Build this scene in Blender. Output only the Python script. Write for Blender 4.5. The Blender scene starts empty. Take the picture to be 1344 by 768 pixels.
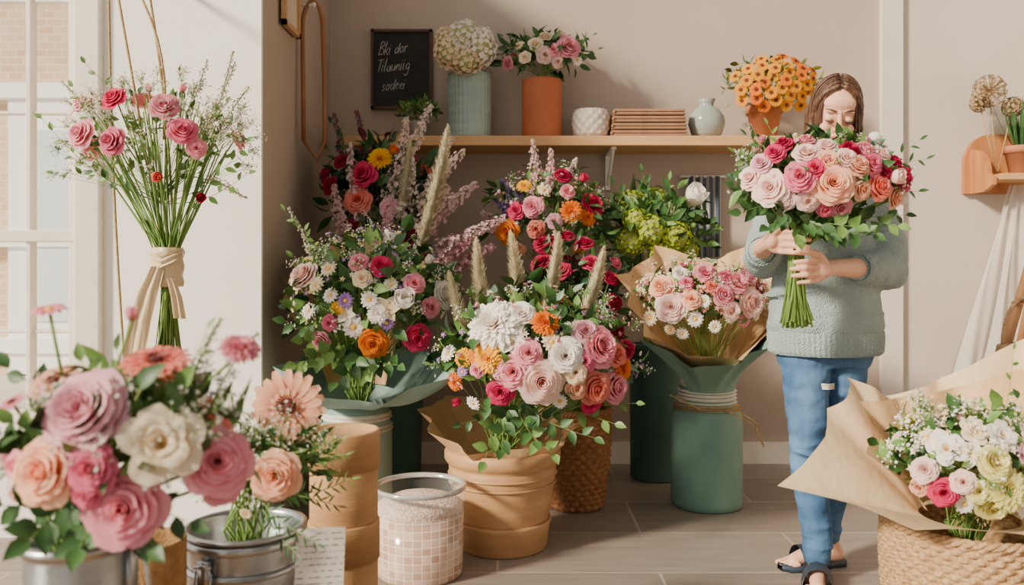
import bpy, math, random
from mathutils import Vector, Matrix, Quaternion
R=random.Random(7)
pi=math.pi
def V(*a): return Vector(a)
scn=bpy.context.scene
# ------------------------------------------------------------------ materials
def lin(h):
    h=h.lstrip('#'); o=[]
    for i in (0,2,4):
        c=int(h[i:i+2],16)/255
        o.append(c/12.92 if c<=0.04045 else ((c+0.055)/1.055)**2.4)
    return (o[0],o[1],o[2],1)
MC={}
def newmat(n):
    m=bpy.data.materials.new(n); m.use_nodes=True
    nt=m.node_tree; b=nt.nodes['Principled BSDF']; return m,nt,b
def mat(name,c1,c2=None,scale=8,rough=.6,metal=0,bump=0,bscale=60,stretch=(1,1,1),spec=.4,detail=4):
    if name in MC: return MC[name]
    m,nt,b=newmat(name); N=nt.nodes; L=nt.links
    c2=c2 or c1
    tc=N.new('ShaderNodeTexCoord'); mp=N.new('ShaderNodeMapping'); mp.inputs['Scale'].default_value=stretch
    L.new(tc.outputs['Object'],mp.inputs[0])
    no=N.new('ShaderNodeTexNoise'); no.inputs['Scale'].default_value=scale; no.inputs['Detail'].default_value=detail
    L.new(mp.outputs[0],no.inputs['Vector'])
    cr=N.new('ShaderNodeValToRGB'); cr.color_ramp.elements[0].position=.3; cr.color_ramp.elements[1].position=.7
    cr.color_ramp.elements[0].color=lin(c1); cr.color_ramp.elements[1].color=lin(c2)
    L.new(no.outputs['Fac'],cr.inputs[0]); L.new(cr.outputs[0],b.inputs['Base Color'])
    b.inputs['Roughness'].default_value=rough; b.inputs['Metallic'].default_value=metal
    b.inputs['Specular IOR Level'].default_value=spec
    if bump:
        n2=N.new('ShaderNodeTexNoise'); n2.inputs['Scale'].default_value=bscale; L.new(mp.outputs[0],n2.inputs['Vector'])
        bp=N.new('ShaderNodeBump'); bp.inputs['Strength'].default_value=bump; bp.inputs['Distance'].default_value=.01
        L.new(n2.outputs['Fac'],bp.inputs['Height']); L.new(bp.outputs[0],b.inputs['Normal'])
    MC[name]=m; return m
def petal(tip,base=None,tl=.36):
    k='petal_'+tip+(base or '')
    if k in MC: return MC[k]
    m,nt,b=newmat(k); N=nt.nodes; L=nt.links
    t=lin(tip)
    if base: bs=lin(base)
    else: bs=(min(1,t[0]*.98),t[1]**1.25*.86,t[2]**1.2*.84,1)
    at=N.new('ShaderNodeAttribute'); at.attribute_name='pv'
    no=N.new('ShaderNodeTexNoise'); no.inputs['Scale'].default_value=3
    oi=N.new('ShaderNodeObjectInfo')
    ad=N.new('ShaderNodeMath'); ad.operation='MULTIPLY_ADD'; ad.inputs[1].default_value=.5; 
    L.new(no.outputs['Fac'],ad.inputs[0]); L.new(at.outputs['Fac'],ad.inputs[2])
    cr=N.new('ShaderNodeValToRGB'); cr.color_ramp.elements[0].position=.3; cr.color_ramp.elements[1].position=1.0
    cr.color_ramp.elements[0].color=bs; cr.color_ramp.elements[1].color=t
    L.new(ad.outputs[0],cr.inputs[0])
    hs=N.new('ShaderNodeHueSaturation'); mr=N.new('ShaderNodeMapRange'); mr.inputs['To Min'].default_value=.9; mr.inputs['To Max'].default_value=1.06
    L.new(oi.outputs['Random'],mr.inputs['Value']); L.new(mr.outputs[0],hs.inputs['Value']); L.new(cr.outputs[0],hs.inputs['Color'])
    L.new(hs.outputs[0],b.inputs['Base Color']); b.inputs['Roughness'].default_value=.6; b.inputs['Specular IOR Level'].default_value=.2
    tr=N.new('ShaderNodeBsdfTranslucent'); L.new(hs.outputs[0],tr.inputs['Color'])
    mx=N.new('ShaderNodeMixShader'); mx.inputs[0].default_value=tl
    L.new(b.outputs[0],mx.inputs[1]); L.new(tr.outputs[0],mx.inputs[2]); L.new(mx.outputs[0],N['Material Output'].inputs['Surface'])
    MC[k]=m; return m
def leafm(c1,c2): return mat('leaf_'+c1+c2,c1,c2,scale=14,rough=.45,spec=.35)
G_MID=leafm('4c7032','7a9c50'); G_DK=leafm('27491f','446a38'); G_EU=leafm('5a7a5c','8fac92'); G_LM=leafm('7f9a2e','b4c04e')
G_DP=leafm('203a25','36583a'); G_RD=leafm('4f2032','703444')
STEM=mat('stem_green','5e7f34','86a554',scale=20)
# ------------------------------------------------------------------ mesh builder
class MB:
    def __init__(s): s.v=[];s.f=[];s.m=[];s.p=[]
    def add(s,vs,fs,mi=0,pv=None):
        o=len(s.v); s.v.extend(vs); s.f.extend([tuple(i+o for i in f) for f in fs]); s.m.extend([mi]*len(fs))
        s.p.extend(pv if pv else [.5]*len(vs))
    def grid(s,rows,mi=0,pv=None,wrap=False):
        n=len(rows[0]); fs=[]
        for j in range(len(rows)-1):
            for i in range(n if wrap else n-1):
                i2=(i+1)%n
                fs.append((j*n+i,j*n+i2,(j+1)*n+i2,(j+1)*n+i))
        s.add([p for r in rows for p in r],fs,mi,pv)
    def mesh(s,name,mats,smooth=True):
        me=bpy.data.meshes.new(name); me.from_pydata([tuple(v) for v in s.v],[],s.f)
        for m in mats: me.materials.append(m)
        me.polygons.foreach_set('material_index',s.m)
        me.polygons.foreach_set('use_smooth',[smooth]*len(s.f))
        a=me.attributes.new('pv','FLOAT','POINT'); a.data.foreach_set('value',s.p)
        me.update(); return me
    def tube(s,pts,rad,seg=6,mi=0,cap=True,sq=None):
        pts=[Vector(p) for p in pts]
        if not isinstance(rad,(list,tuple)): rad=[rad]*len(pts)
        rows=[]; prev=None
        for i,p in enumerate(pts):
            t=(pts[min(i+1,len(pts)-1)]-pts[max(i-1,0)]).normalized()
            if prev is None:
                a=Vector((0,0,1)) if abs(t.z)<.9 else Vector((1,0,0))
                x=t.cross(a).normalized()
            else: x=(prev-t*prev.dot(t)).normalized()
            prev=x; y=t.cross(x)
            rows.append([p+x*math.cos(2*pi*k/seg)*rad[i]+y*math.sin(2*pi*k/seg)*rad[i] for k in range(seg)])
        o=len(s.v); s.grid(rows,mi,wrap=True)
        if cap:
            s.f.append(tuple(o+k for k in range(seg))[::-1]); s.m.append(mi)
            e=o+(len(rows)-1)*seg; s.f.append(tuple(e+k for k in range(seg))); s.m.append(mi)
    def lathe(s,prof,seg=40,mi=0,c=(0,0,0),sx=1,sy=1,fn=None):
        rows=[]
        if fn:
            pp=[]
            for i in range(len(prof)-1):
                a,b=prof[i],prof[i+1]; n=max(1,int(abs(b[1]-a[1])/.006)) if abs(a[0]-b[0])<.04 else 1
                for k in range(n): pp.append((a[0]+(b[0]-a[0])*k/n,a[1]+(b[1]-a[1])*k/n))
            pp.append(prof[-1]); prof=pp
        for (r,z) in prof:
            row=[]
            for k in range(seg):
                a=2*pi*k/seg; rr=fn(a,r,z) if fn else r
                row.append(V(c[0]+rr*sx*math.cos(a),c[1]+rr*sy*math.sin(a),c[2]+z))
            rows.append(row)
        s.grid(rows,mi,wrap=True)
    def ell(s,c,r,M=None,seg=16,mi=0):
        vs=[];rings=seg//2
        c=Vector(c)
        if not isinstance(r,(tuple,list)): r=(r,r,r)
        def T(p):
            p=Vector((p[0]*r[0],p[1]*r[1],p[2]*r[2]))
            if M is not None: p=M@p
            return p+c
        vs.append(T((0,0,-1)))
        for j in range(1,rings):
            ph=-pi/2+pi*j/rings
            for k in range(seg):
                a=2*pi*k/seg; vs.append(T((math.cos(ph)*math.cos(a),math.cos(ph)*math.sin(a),math.sin(ph))))
        vs.append(T((0,0,1))); fs=[]
        for k in range(seg):
            fs.append((0,1+(k+1)%seg,1+k))
            for j in range(rings-2):
                a=1+j*seg+k;b=1+j*seg+(k+1)%seg
                fs.append((a,b,b+seg,a+seg))
            l=1+(rings-2)*seg; fs.append((l+k,l+(k+1)%seg,len(vs)-1))
        s.add(vs,fs,mi)
    def chain(s,pts,rads,seg=14,mi=0):
        for i in range(len(pts)-1):
            s.tube([pts[i],pts[i+1]],[rads[i],rads[i+1]],seg,mi)
        for p,r in zip(pts,rads): s.ell(p,r,None,12,mi)
    def box(s,a,b,mi=0):
        x0,y0,z0=a;x1,y1,z1=b
        vs=[V(x,y,z) for x in (x0,x1) for y in (y0,y1) for z in (z0,z1)]
        s.add(vs,[(0,1,3,2),(4,6,7,5),(0,4,5,1),(2,3,7,6),(0,2,6,4),(1,5,7,3)],mi)
    def leaf(s,p,d,n,Ln,W,mi=0,bend=.25,segs=4,rnd=.8):
        d=d.normalized(); sd=d.cross(n)
        if sd.length<1e-3: sd=d.cross(V(.3,.5,.8))
        sd.normalize(); n=sd.cross(d).normalized()
        rows=[];pv=[]
        for i in range(segs+1):
            t=i/segs; c=p+d*Ln*(t-.1*bend*t*t)-n*bend*Ln*t*t
            w=W*.5*max(.04,math.sin(pi*min(1,t**rnd))) if i<segs else W*.01
            rows.append([c-sd*w+n*w*.35,c,c+sd*w+n*w*.35]); pv+=[t,t,t]
        s.grid(rows,mi,pv)
def link(o): scn.collection.objects.link(o); return o
def obj(name,me,parent=None,loc=(0,0,0),label=None,cat=None,kind=None,group=None,bevel=0):
    o=bpy.data.objects.new(name,me); link(o); o.location=loc
    if parent: o.parent=parent
    if label:o['label']=label
    if cat:o['category']=cat
    if kind:o['kind']=kind
    if group:o['group']=group
    if bevel:
        b=o.modifiers.new('bev','BEVEL'); b.width=bevel; b.segments=2; b.limit_method='ANGLE'
    return o
def boxobj(name,a,b,m,**k):
    c=[(a[i]+b[i])/2 for i in range(3)]; mb=MB(); mb.box([a[i]-c[i] for i in range(3)],[b[i]-c[i] for i in range(3)])
    kk=dict(k); par=kk.pop('parent',None)
    if par: c=[c[i]-par.location[i] for i in range(3)]
    return obj(name,mb.mesh(name,[m],False),par,c,**kk)
# ------------------------------------------------------------------ flowers (unit radius, facing +Z)
def petalgrid(mb,a0,hw,rf,zf,nu=5,nv=5,ruf=0,mi=0,seed=0,tipn=2.5,tipk=.22,sp=.03):
    rows=[];pv=[]
    for j in range(nv+1):
        v=j/nv; row=[]
        for i in range(nu+1):
            u=-1+2*i/nu; vv=v*(1-tipk*abs(u)**tipn)
            a=a0+u*hw; w=ruf*vv*vv*math.sin(u*9+seed)
            r=rf(vv)*(1+sp*u)+w*.5; z=zf(vv)+w
            row.append(V(r*math.cos(a),r*math.sin(a),z)); pv.append(vv)
        rows.append(row)
    mb.grid(rows,mi,pv)
def g_rose(rr,ruf=0.015):
    mb=MB()
    LY=[(.10,.04,.90,2),(.2,.08,.93,3),(.32,.14,.92,3),(.47,.24,.86,4),(.64,.38,.76,4),(.82,.52,.62,5),(1.0,.64,.44,6)]
    for k,(Rk,Ri,H,n) in enumerate(LY):
        a=rr.random()*6
        for i in range(n):
            j=rr.uniform(.93,1.07);hj=H*rr.uniform(.95,1.05); ex=3.2 if k>2 else 1.2
            dr=.14*(k/6)*rr.uniform(.5,1.6)
            petalgrid(mb,a+2*pi*i/n+rr.uniform(-.15,.15),pi/n*(1.45 if k else 1.2),
              lambda v:Ri*min(1,v*3)**.8+(Rk*j-Ri)*v**ex+.02,
              lambda v:hj*(1-(1-v)**1.7)-dr*v**6,7,7,ruf*(1+k*.3),0,rr.random()*6,2.2,.24,sp=.06)
    return mb,1
def g_peony(rr): 
    mb=MB()
    RS=[.14,.26,.38,.5,.64,.78,.92,1.02];HS=[.80,.84,.86,.84,.76,.66,.52,.34];NS=[4,5,6,6,6,6,6,7]
    for k in range(8):
        for i in range(NS[k]):
            Rk=RS[k]*rr.uniform(.9,1.08);H=HS[k]*rr.uniform(.9,1.06);Ri=Rk*.6
            petalgrid(mb,rr.random()*.5+2*pi*i/NS[k]+k,pi/NS[k]*1.45,
              lambda v:.03+Ri*min(1,v*2.5)+(Rk-Ri)*v**2.4,lambda v:H*(1-(1-v)**1.8)-(.08*v**6 if k>4 else 0),6,6,.04,0,rr.random()*6)
    return mb,1
def g_open(rr):
    mb=MB()
    for k,(Rk,H,n) in enumerate([(.4,.6,3),(.72,.58,4),(1.05,.4,5)]):
        for i in range(n):
            j=rr.uniform(.92,1.08)
            petalgrid(mb,k+2*pi*i/n+rr.uniform(-.2,.2),pi/n*1.2,lambda v:.04+Rk*j*v**1.1,lambda v:H*j*math.sin(v*pi*.6),8,7,.05,0,rr.random()*6,2.0,.34)
    for i in range(26):
        a=i*2.4;r=.16*math.sqrt(i/26); mb.tube([V(r*.5*math.cos(a),r*.5*math.sin(a),.1),V(r*math.cos(a),r*math.sin(a),.42)],.014,4,1)
    return mb,2
def strip(mb,a,r0,r1,w,z0,z1,arch=.1,mi=0,nv=4,tip=.35):
    rows=[];pv=[];ca,sa=math.cos(a),math.sin(a)
    for j in range(nv+1):
        t=j/nv; r=r0+(r1-r0)*t; z=z0+(z1-z0)*t+arch*math.sin(pi*t)
        ww=w*(.35+.65*math.sin(pi*min(1,t*.62+.1)))*(tip if j==nv else 1)
        rows.append([V(r*ca+ww*sa,r*sa-ww*ca,z+ww*.25),V(r*ca,r*sa,z),V(r*ca-ww*sa,r*sa+ww*ca,z+ww*.25)]); pv+=[t]*3
    mb.grid(rows,mi,pv)
def g_gerbera(rr):
    mb=MB()
    for row,(n,r1,z1,r0) in enumerate([(18,1.0,.12,.15),(17,.9,.2,.15),(16,.5,.2,.15)]):
        for i in range(n):
            strip(mb,2*pi*i/n+row*.17+rr.uniform(-.04,.04),r0,r1*rr.uniform(.95,1.03),.135 if row<2 else .06,.08+.03*row,z1+rr.uniform(-.03,.03),.05,0,5,.6)
    mb.ell((0,0,.19),(.22,.22,.1),None,16,1)
    for i in range(80):
        a=i*2.4;r=.3*math.sqrt(i/80); strip(mb,a,r,r+.045,.025,.24,.32,0,1,2)
    return mb,2
def g_daisy(rr):
    mb=MB()
    for row,(n,r1,z1) in enumerate([(13,1.0,.05),(11,.85,.2)]):
        for i in range(n): strip(mb,2*pi*i/n+row*.25,.15,r1*rr.uniform(.93,1.05),.17,.08,z1+rr.uniform(-.05,.08),.08)
    mb.ell((0,0,.14),(.24,.24,.14),None,12,1)
    return mb,2
def g_mum(rr):
    mb=MB()
    for k in range(9):
        e=math.radians(8+k*9.5);n=max(5,int(20*math.cos(e)))
        for i in range(n):
            L=rr.uniform(.88,1.05)
            r1=math.cos(e)*L; z1=.1+math.sin(e)*.62*L
            strip(mb,2*pi*i/n+k*.37+rr.uniform(-.1,.1),.12*math.cos(e),r1,.14,.12,z1,.12,0,3)
    return mb,1
def g_lily(rr):
    mb=MB()
    for row in range(2):
        n=3
        for i in range(n):
            a=2*pi*i/n+row*pi/3; d=V(math.cos(a),math.sin(a),.5-.2*row)
            mb.leaf(V(0,0,0),d,V(0,0,1),1.12,.8,0,.22,7,.85)
    for i in range(6): mb.tube([V(0,0,.1),V(.16*math.cos(i),.16*math.sin(i),.5)],.02,4,1)
    mb.ell((0,0,.15),(.12,.12,.15),None,8,1)
    return mb,2
def g_tulip(rr):
    mb=MB()
    for row in range(3):
        n=3
        for i in range(n):
            f=.62-.14*row
            petalgrid(mb,2*pi*i/n+row*1.05,1.15,lambda v:f*(math.sin(min(1,v*1.25)*pi/2)**.7)*(1-.25*v*v)+.12*(row==0)*v**5,lambda v:1.25*v**.95*(1+.04*row),6,6,.02,0,rr.random()*6,2,.3)
    return mb,1
def g_hydr(rr):
    mb=MB(); n=105
    for i in range(n):
        z=1-2*(i+.5)/n
        if z<-.6: continue
        a=i*2.39996; r=math.sqrt(1-z*z); nrm=V(r*math.cos(a),r*math.sin(a),z)
        nn=(nrm+V(rr.uniform(-1,1),rr.uniform(-1,1),rr.uniform(-1,1))*.4).normalized(); q=nn.to_track_quat('Z','Y'); s=.185*rr.uniform(.85,1.2); c=nrm*rr.uniform(.9,1.05)
        off=rr.random()*1.5
        for k in range(4):
            b=off+k*pi/2; d=q@V(math.cos(b),math.sin(b),.12); mb.leaf(c,d,nn,s,s*1.1,0,-.1,3,.6)
    mb.ell((0,0,0),.8,None,12,1)
    return mb,2
def g_bud(rr):
    mb=MB()
    for k,(Rk,H,n) in enumerate([(.25,1.3,2),(.42,1.3,3),(.55,1.1,4)]):
        for i in range(n):
            petalgrid(mb,rr.random()+2*pi*i/n,pi/n*1.35,lambda v:Rk*math.sin(min(1,v*1.3)*pi/2)**.7*(1-.3*v*v)+.1*k*v**5,lambda v:H*v,5,5,.02,0,1.)
    for i in range(5):
        a=i*2*pi/5; mb.leaf(V(.1*math.cos(a),.1*math.sin(a),0),V(math.cos(a),math.sin(a),.5),V(0,0,1),.7,.2,1,-.5)
    return mb,2
GEN=dict(rose=g_rose,peony=g_peony,gerbera=g_gerbera,daisy=g_daisy,chrysanthemum=g_mum,lily=g_lily,tulip=g_tulip,hydrangea=g_hydr,rosebud=g_bud,magnolia=g_open)
GEN['marigold']=g_mum; GEN['carnation']=g_peony
CENT={'gerbera':mat('gerb_c','4a1f22','7a3a34',30),'daisy':mat('daisy_c','e0a020','f4cc46',40),'lily':mat('lily_c','d3c454','e8da7c',20),'rosebud':G_MID,'magnolia':mat('mag_c','e0b450','f2dc94',20),'hydrangea':mat('hyd_core','9fa76a','bcbf88',10)}
FC={}
COL=dict(blush='fadcd3',pink='f2a5b3',dpink='e67a96',hot='db3a6c',mag='b9234f',peach='f9c4a4',white='fbf7f0',cream='faebcd',orange='f08a22',yellow='f7c22e',coral='ee8d7c',mauve='eebac6',purple='a98ac8',lime='a9c23c',ivory='f5eec6',lemon='f1ea9c',red='bf2d3c',amber='f2ac1c')
def fmesh(kind,col,var):
    k=(kind,col,var)
    if k not in FC:
        mb,nm=GEN[kind](random.Random(var*17+3)); ms=[petal(COL[col])]
        if nm>1: ms.append(CENT[kind])
        FC[k]=mb.mesh(kind,ms)
    return FC[k]
# ------------------------------------------------------------------ bouquet maker
def floret(mb,p,n,s,mi,k=5):
    q=n.to_track_quat('Z','Y'); off=R.random()*2
    vs=[p-n*s*.3]; m=2*k
    for i in range(m):
        a=off+2*pi*i/m; r=s*(1 if i%2==0 else .45); vs.append(p+q@V(r*math.cos(a),r*math.sin(a),s*.25))
    mb.add(vs,[(0,1+i,1+(i+1)%m) for i in range(m)],mi,[0]+[1]*m)
def rdir():
    z=R.uniform(-1,1);a=R.random()*2*pi;r=math.sqrt(1-z*z); return V(r*math.cos(a),r*math.sin(a),z)
def sprig(mb,p0,p1,n,L,W,ms=0,ml=1,sr=.0015,curve=.1):
    ax=p1-p0; sd=ax.cross(rdir()).normalized()*ax.length*curve
    pts=[p0+ax*t+sd*math.sin(pi*t) for t in [i/8 for i in range(9)]]
    mb.tube(pts,[sr*(1.2-.8*i/8) for i in range(9)],4,ms,False)
    x=ax.cross(V(0,1,.1)).normalized()
    for i in range(n):
        t=.3+.7*i/max(1,n-1); p=p0+ax*t+sd*math.sin(pi*t)
        s=1 if i%2 else -1; d=(x*s*R.uniform(.7,1.1)+ax.normalized()*.8+rdir()*.25)
        if i==n-1: d=ax
        mb.leaf(p,d,V(0,-1,.4)+rdir()*.3,L*(1.15-.5*t),W*(1.15-.5*t),ml,.15)
def spike(mb,p0,p1,n,s,ms,mf,frm=.35,thick=.018,sr=.0018):
    ax=p1-p0; L=ax.length; sd=ax.cross(rdir()).normalized()*L*.07; axn=ax.normalized()
    pts=[p0+ax*t+sd*math.sin(pi*t) for t in [i/6 for i in range(7)]]; mb.tube(pts,sr,4,ms,False)
    for i in range(n):
        t=frm+(1-frm)*i/n; d=rdir(); d=(d-axn*d.dot(axn)).normalized()
        th=thick*(1.15-.85*(t-frm)/(1-frm)); b=p0+ax*t+sd*math.sin(pi*t); c=b+d*th*R.uniform(.3,1.5)+axn*th*.3
        if i%2==0: mb.tube([b,c],.0006,3,ms,False)
        floret(mb,c,(d+axn*.3+V(0,-.5,0)).normalized(),s*(1.2-.5*t)*R.uniform(.7,1.25),mf)
def plume(mb,p0,p1,w,mi,ms,n=1700,frm=.35,bend=.2,side=None):
    ax=p1-p0;L=ax.length; sd=(side if side else ax.cross(V(0,1,0)).normalized())*L*bend
    P=lambda t:p0+ax*t+sd*t*t
    env=lambda q:1.3*(q+.03)**.3*max(0,1-q)**.55
    mb.tube([P(i/8) for i in range(9)],.0018,4,ms,False)
    mb.tube([P(frm+(1-frm)*i/10) for i in range(11)],[.0008+w*.2*env(i/10) for i in range(11)],8,mi)
    for i in range(n):
        q=i/n; t=frm+(1-frm)*q; d=rdir(); axn=(ax+sd*2*t).normalized(); d=(d-axn*d.dot(axn)).normalized()
        ww=w*max(.14,env(q)); dd=(d*R.uniform(.35,1.05)+axn).normalized(); s=dd.cross(d).normalized()*.0009
        c=P(t)+d*ww*.1; e=c+dd*ww*R.uniform(.55,1.15)+V(0,0,-.004)
        mb.add([c-s,c+s,(c+e)/2+s*1.3+d*ww*.08,e,(c+e)/2-s*1.3+d*ww*.08],[(0,1,2,3,4)],mi,[.5,.5,.8,1,.8])
PLM=petal('fbf2d6','efe0b6',.45)
GYP=petal('fffcf2','f6efdc')
def bouquet(name,label,C,u,RR,bind,end,fl,leaves=((120,.07,.035,0),),gyp=0,gcol=None,gs=.0048,back=10,backc=None,sprigs=(),spikes=(),plumes=(),group=None,stemr=.0022,nst=None,fl_tiny=0,tinycol=(),yb=1.,spread=1.,flare=1.,up=.22,greens=(G_MID,G_DK,G_EU),cat='flower bouquet',fs=1.1,sps=.0105,kmax=.92):
    C=Vector(C);bind=Vector(bind);end=Vector(end)
    E=bpy.data.objects.new(name,None); link(E); E.location=end; E.empty_display_size=.05
    E['label']=label;E['category']=cat
    if group:E['group']=group
    rx,ry,rz=[r*u for r in RR]
    tips=[]
    def put(kind,col,p,d,size):
        o=bpy.data.objects.new(kind,fmesh(kind,col,R.randrange(3))); link(o); o.parent=E
        q=d.to_track_quat('Z','Y')@Quaternion((0,0,1),R.random()*6.28)
        r=size*u*.5*fs
        o.rotation_mode='QUATERNION';o.rotation_quaternion=q; o.scale=(r,r,r*R.uniform(.9,1.05)); o.location=p-d*r*.4-end
        tips.append((p-d*r*.4,d))
    cols=[]
    for f in fl:
        kind,col,dx,dz,size=f[:5]; cols.append((kind,col,size))
        x=dx*u;z=dz*u; q=1-(x/rx)**2-(z/rz)**2; y=-ry*math.sqrt(max(q,.02))
        d=V(x/rx**1.2,y/ry**1.2*yb,z/rz**1.2).normalized(); d=(d+V(0,-.4,up)).normalized()
        if len(f)>5: d=Vector(f[5]).normalized()
        else: d=(d+rdir()*.14).normalized()
        put(kind,col,C+V(x,y,z),d,size)
    for i in range(back):
        d=rdir(); d.y=abs(d.y)*.9+.1; d.z=abs(d.z)*.9; d.normalize()
        k,c,s=(backc or cols)[R.randrange(len(backc or cols))]
        put(k,c,C+V(d.x*rx,d.y*ry,d.z*rz)*.88,(d+V(0,0,.2)).normalized(),s*.85)
    sb=MB()
    for (p,d) in tips:
        b=bind+V(R.uniform(-1,1),R.uniform(-1,1),0)*.018*spread; m=bind.lerp(p,.5); m=m.lerp(V(bind.x,bind.y,p.z),.15)
        pts=[b*(1-t)**2+m*2*t*(1-t)+p*t*t for t in [i/6 for i in range(7)]]
        e=end+V((b.x-bind.x)*-1.6*flare,(b.y-bind.y)*-1.6*flare,R.uniform(-.0,.03))
        sb.tube([e]+pts,stemr,5,0,True)
    for i in range(nst or 0):
        b=bind+V(R.uniform(-1,1),R.uniform(-1,1),0)*.016*spread
        a=R.random()*6.28;rr=R.random()**.5*.034*flare
        e=end+V(math.cos(a)*rr,math.sin(a)*rr,R.uniform(0,.03)); d=rdir();d.z=abs(d.z)
        sb.tube([e,b,C+V(d.x*rx,d.y*ry,d.z*rz)*.75],stemr*R.uniform(.8,1.2),5,0,True)
    loc=lambda mb:[v-end for v in mb.v]
    if sb.v: sb.v=loc(sb); o=obj('stems',sb.mesh('stems',[STEM]),E)
    lb=MB()
    for (n,Ln,W,gi) in leaves:
        for i in range(n):
            d=rdir()
            if d.z<-.35: d.z=-d.z*.6
            k=R.uniform(.4,kmax); p=C+V(d.x*rx,d.y*ry,d.z*rz)*k
            dd=(d*R.uniform(.6,1.2)+rdir()*.7+V(0,0,.1)).normalized(); s=R.uniform(.6,1.2)
            if d.y<-.3: s*=.76
            lb.leaf(p,dd,(d+rdir()*.5).normalized(),Ln*s,W*s,gi+1,R.uniform(0,.45))
    for sp in sprigs:
        dx,dz,n,L,W,gi=sp[:6]; dy=sp[6] if len(sp)>6 else -.4
        p1=C+V(dx*u,dy*ry,dz*u); sprig(lb,bind.lerp(C,.55),p1,n,L,W,0,gi+1)
    lb.v=loc(lb)
    if lb.v: o=obj('foliage',lb.mesh('foliage',[STEM]+list(greens)),E); o['kind']='stuff'
    if gyp:
        gb=MB()
        for i in range(gyp):
            d=rdir()
            if d.z<-.3:d.z=-d.z
            if i%3: d.y=-abs(d.y)
            k=R.uniform(.92,1.15); p=C+V(d.x*rx,d.y*ry,d.z*rz)*k
            gb.tube([bind.lerp(C,.6),p],.0008,3,1,False)
            for j in range(15):
                q=p+rdir()*R.uniform(.2,1)*.032
                gb.tube([p-d*.02,q],.0005,3,1,False); floret(gb,q,(d+rdir()*.6).normalized(),gs*R.uniform(.7,1.3),0)
        gb.v=loc(gb); o=obj('filler_blossom',gb.mesh('filler',[petal(gcol) if gcol else GYP,STEM]),E); o['kind']='stuff'
    if fl_tiny:
        tb=MB(); ms=[petal(c) for c in tinycol]
        for i in range(fl_tiny):
            d=rdir()
            if d.z<-.3:d.z=-d.z
            if i%3: d.y=-abs(d.y)
            p=C+V(d.x*rx,d.y*ry,d.z*rz)*R.uniform(.88,1.08); nd=(d+rdir()*.5+V(0,-.3,.1)).normalized()
            mi=R.randrange(len(ms)); s=R.uniform(.008,.014)
            floret(tb,p,nd,s,mi,5); floret(tb,p+nd*.002,nd,s*.6,mi,4)
            tb.ell(p+nd*.001,s*.25,None,6,len(ms))
        tb.v=loc(tb); o=obj('small_blossom',tb.mesh('smallblossom',ms+[CENT['daisy']]),E); o['kind']='stuff'
    for (sx,sz,ex,ez,col,th,*r) in spikes:
        kb=MB(); dy=r[0] if r else 0
        spike(kb,C+V(sx*u,dy*ry,sz*u),C+V(ex*u,dy*ry,ez*u),int(105*(th/.018)**.8) ,sps,0,1,thick=th,frm=.25)
        kb.v=loc(kb); obj('blossom_spike',kb.mesh('spike',[STEM,petal(col)]),E)
    for (sx,sz,ex,ez,w,*r) in plumes:
        kb=MB(); dy=r[0] if r else .2
        plume(kb,C+V(sx*u,dy*ry,sz*u),C+V(ex*u,dy*ry,ez*u),w,0,1,frm=r[1] if len(r)>1 else .25,bend=r[2] if len(r)>2 else .2)
        kb.v=loc(kb); obj('dried_grass_plume',kb.mesh('plume',[PLM,mat('drystem','a8a060','c4bb7c')]),E)
    return E
def sheet(mb,c,r0,z0,rim,closed=True,mi=0,wav=.01,pw=1.3,sub=7,nv=9,sd=0,fz=1.0):
    c=Vector(c); rr=random.Random(sd); n=len(rim); pts=[]
    for i in range(n if closed else n-1):
        a=Vector(rim[i]);b=Vector(rim[(i+1)%n])
        for k in range(sub):
            t=k/sub; p=a.lerp(b,t); h=p-V(c.x,c.y,p.z); pts.append(p-h*.1*math.sin(pi*t))
    if not closed: pts.append(Vector(rim[-1]))
    m=len(pts);rows=[];ph=[rr.uniform(-1,1) for _ in pts]
    for j in range(nv+1):
        v=j/nv; row=[]
        for i,p in enumerate(pts):
            a=math.atan2(p.y-c.y,p.x-c.x); b=V(c.x+r0*math.cos(a),c.y+r0*math.sin(a),z0)
            x=v**pw; q=V(b.x+(p.x-b.x)*x,b.y+(p.y-b.y)*x,b.z+(p.z-b.z)*v**fz)
            w=wav*math.sin(i*1.3+ph[i]*.5)*v; q.x+=w*math.cos(a);q.y+=w*math.sin(a)
            row.append(q)
        rows.append(row)
    mb.grid(rows,mi,wrap=closed)
KRAFT=mat('kraft_paper','c2986a','d3b184',6,rough=.75,bump=.3,bscale=25)
KRAFTL=mat('kraft_light','d2b58c','e2c8a2',6,rough=.75,bump=.25,bscale=25)
TEALP=mat('teal_paper','7f9c93','93b0a6',6,rough=.65,bump=.2,bscale=20)
TWINE=mat('twine','a78657','c9ab7c',90,rough=.9,bump=.6,bscale=300)
ROPEW=mat('white_rope','e2d9c8','f0e9dc',90,rough=.9,bump=.6,bscale=300)
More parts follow.
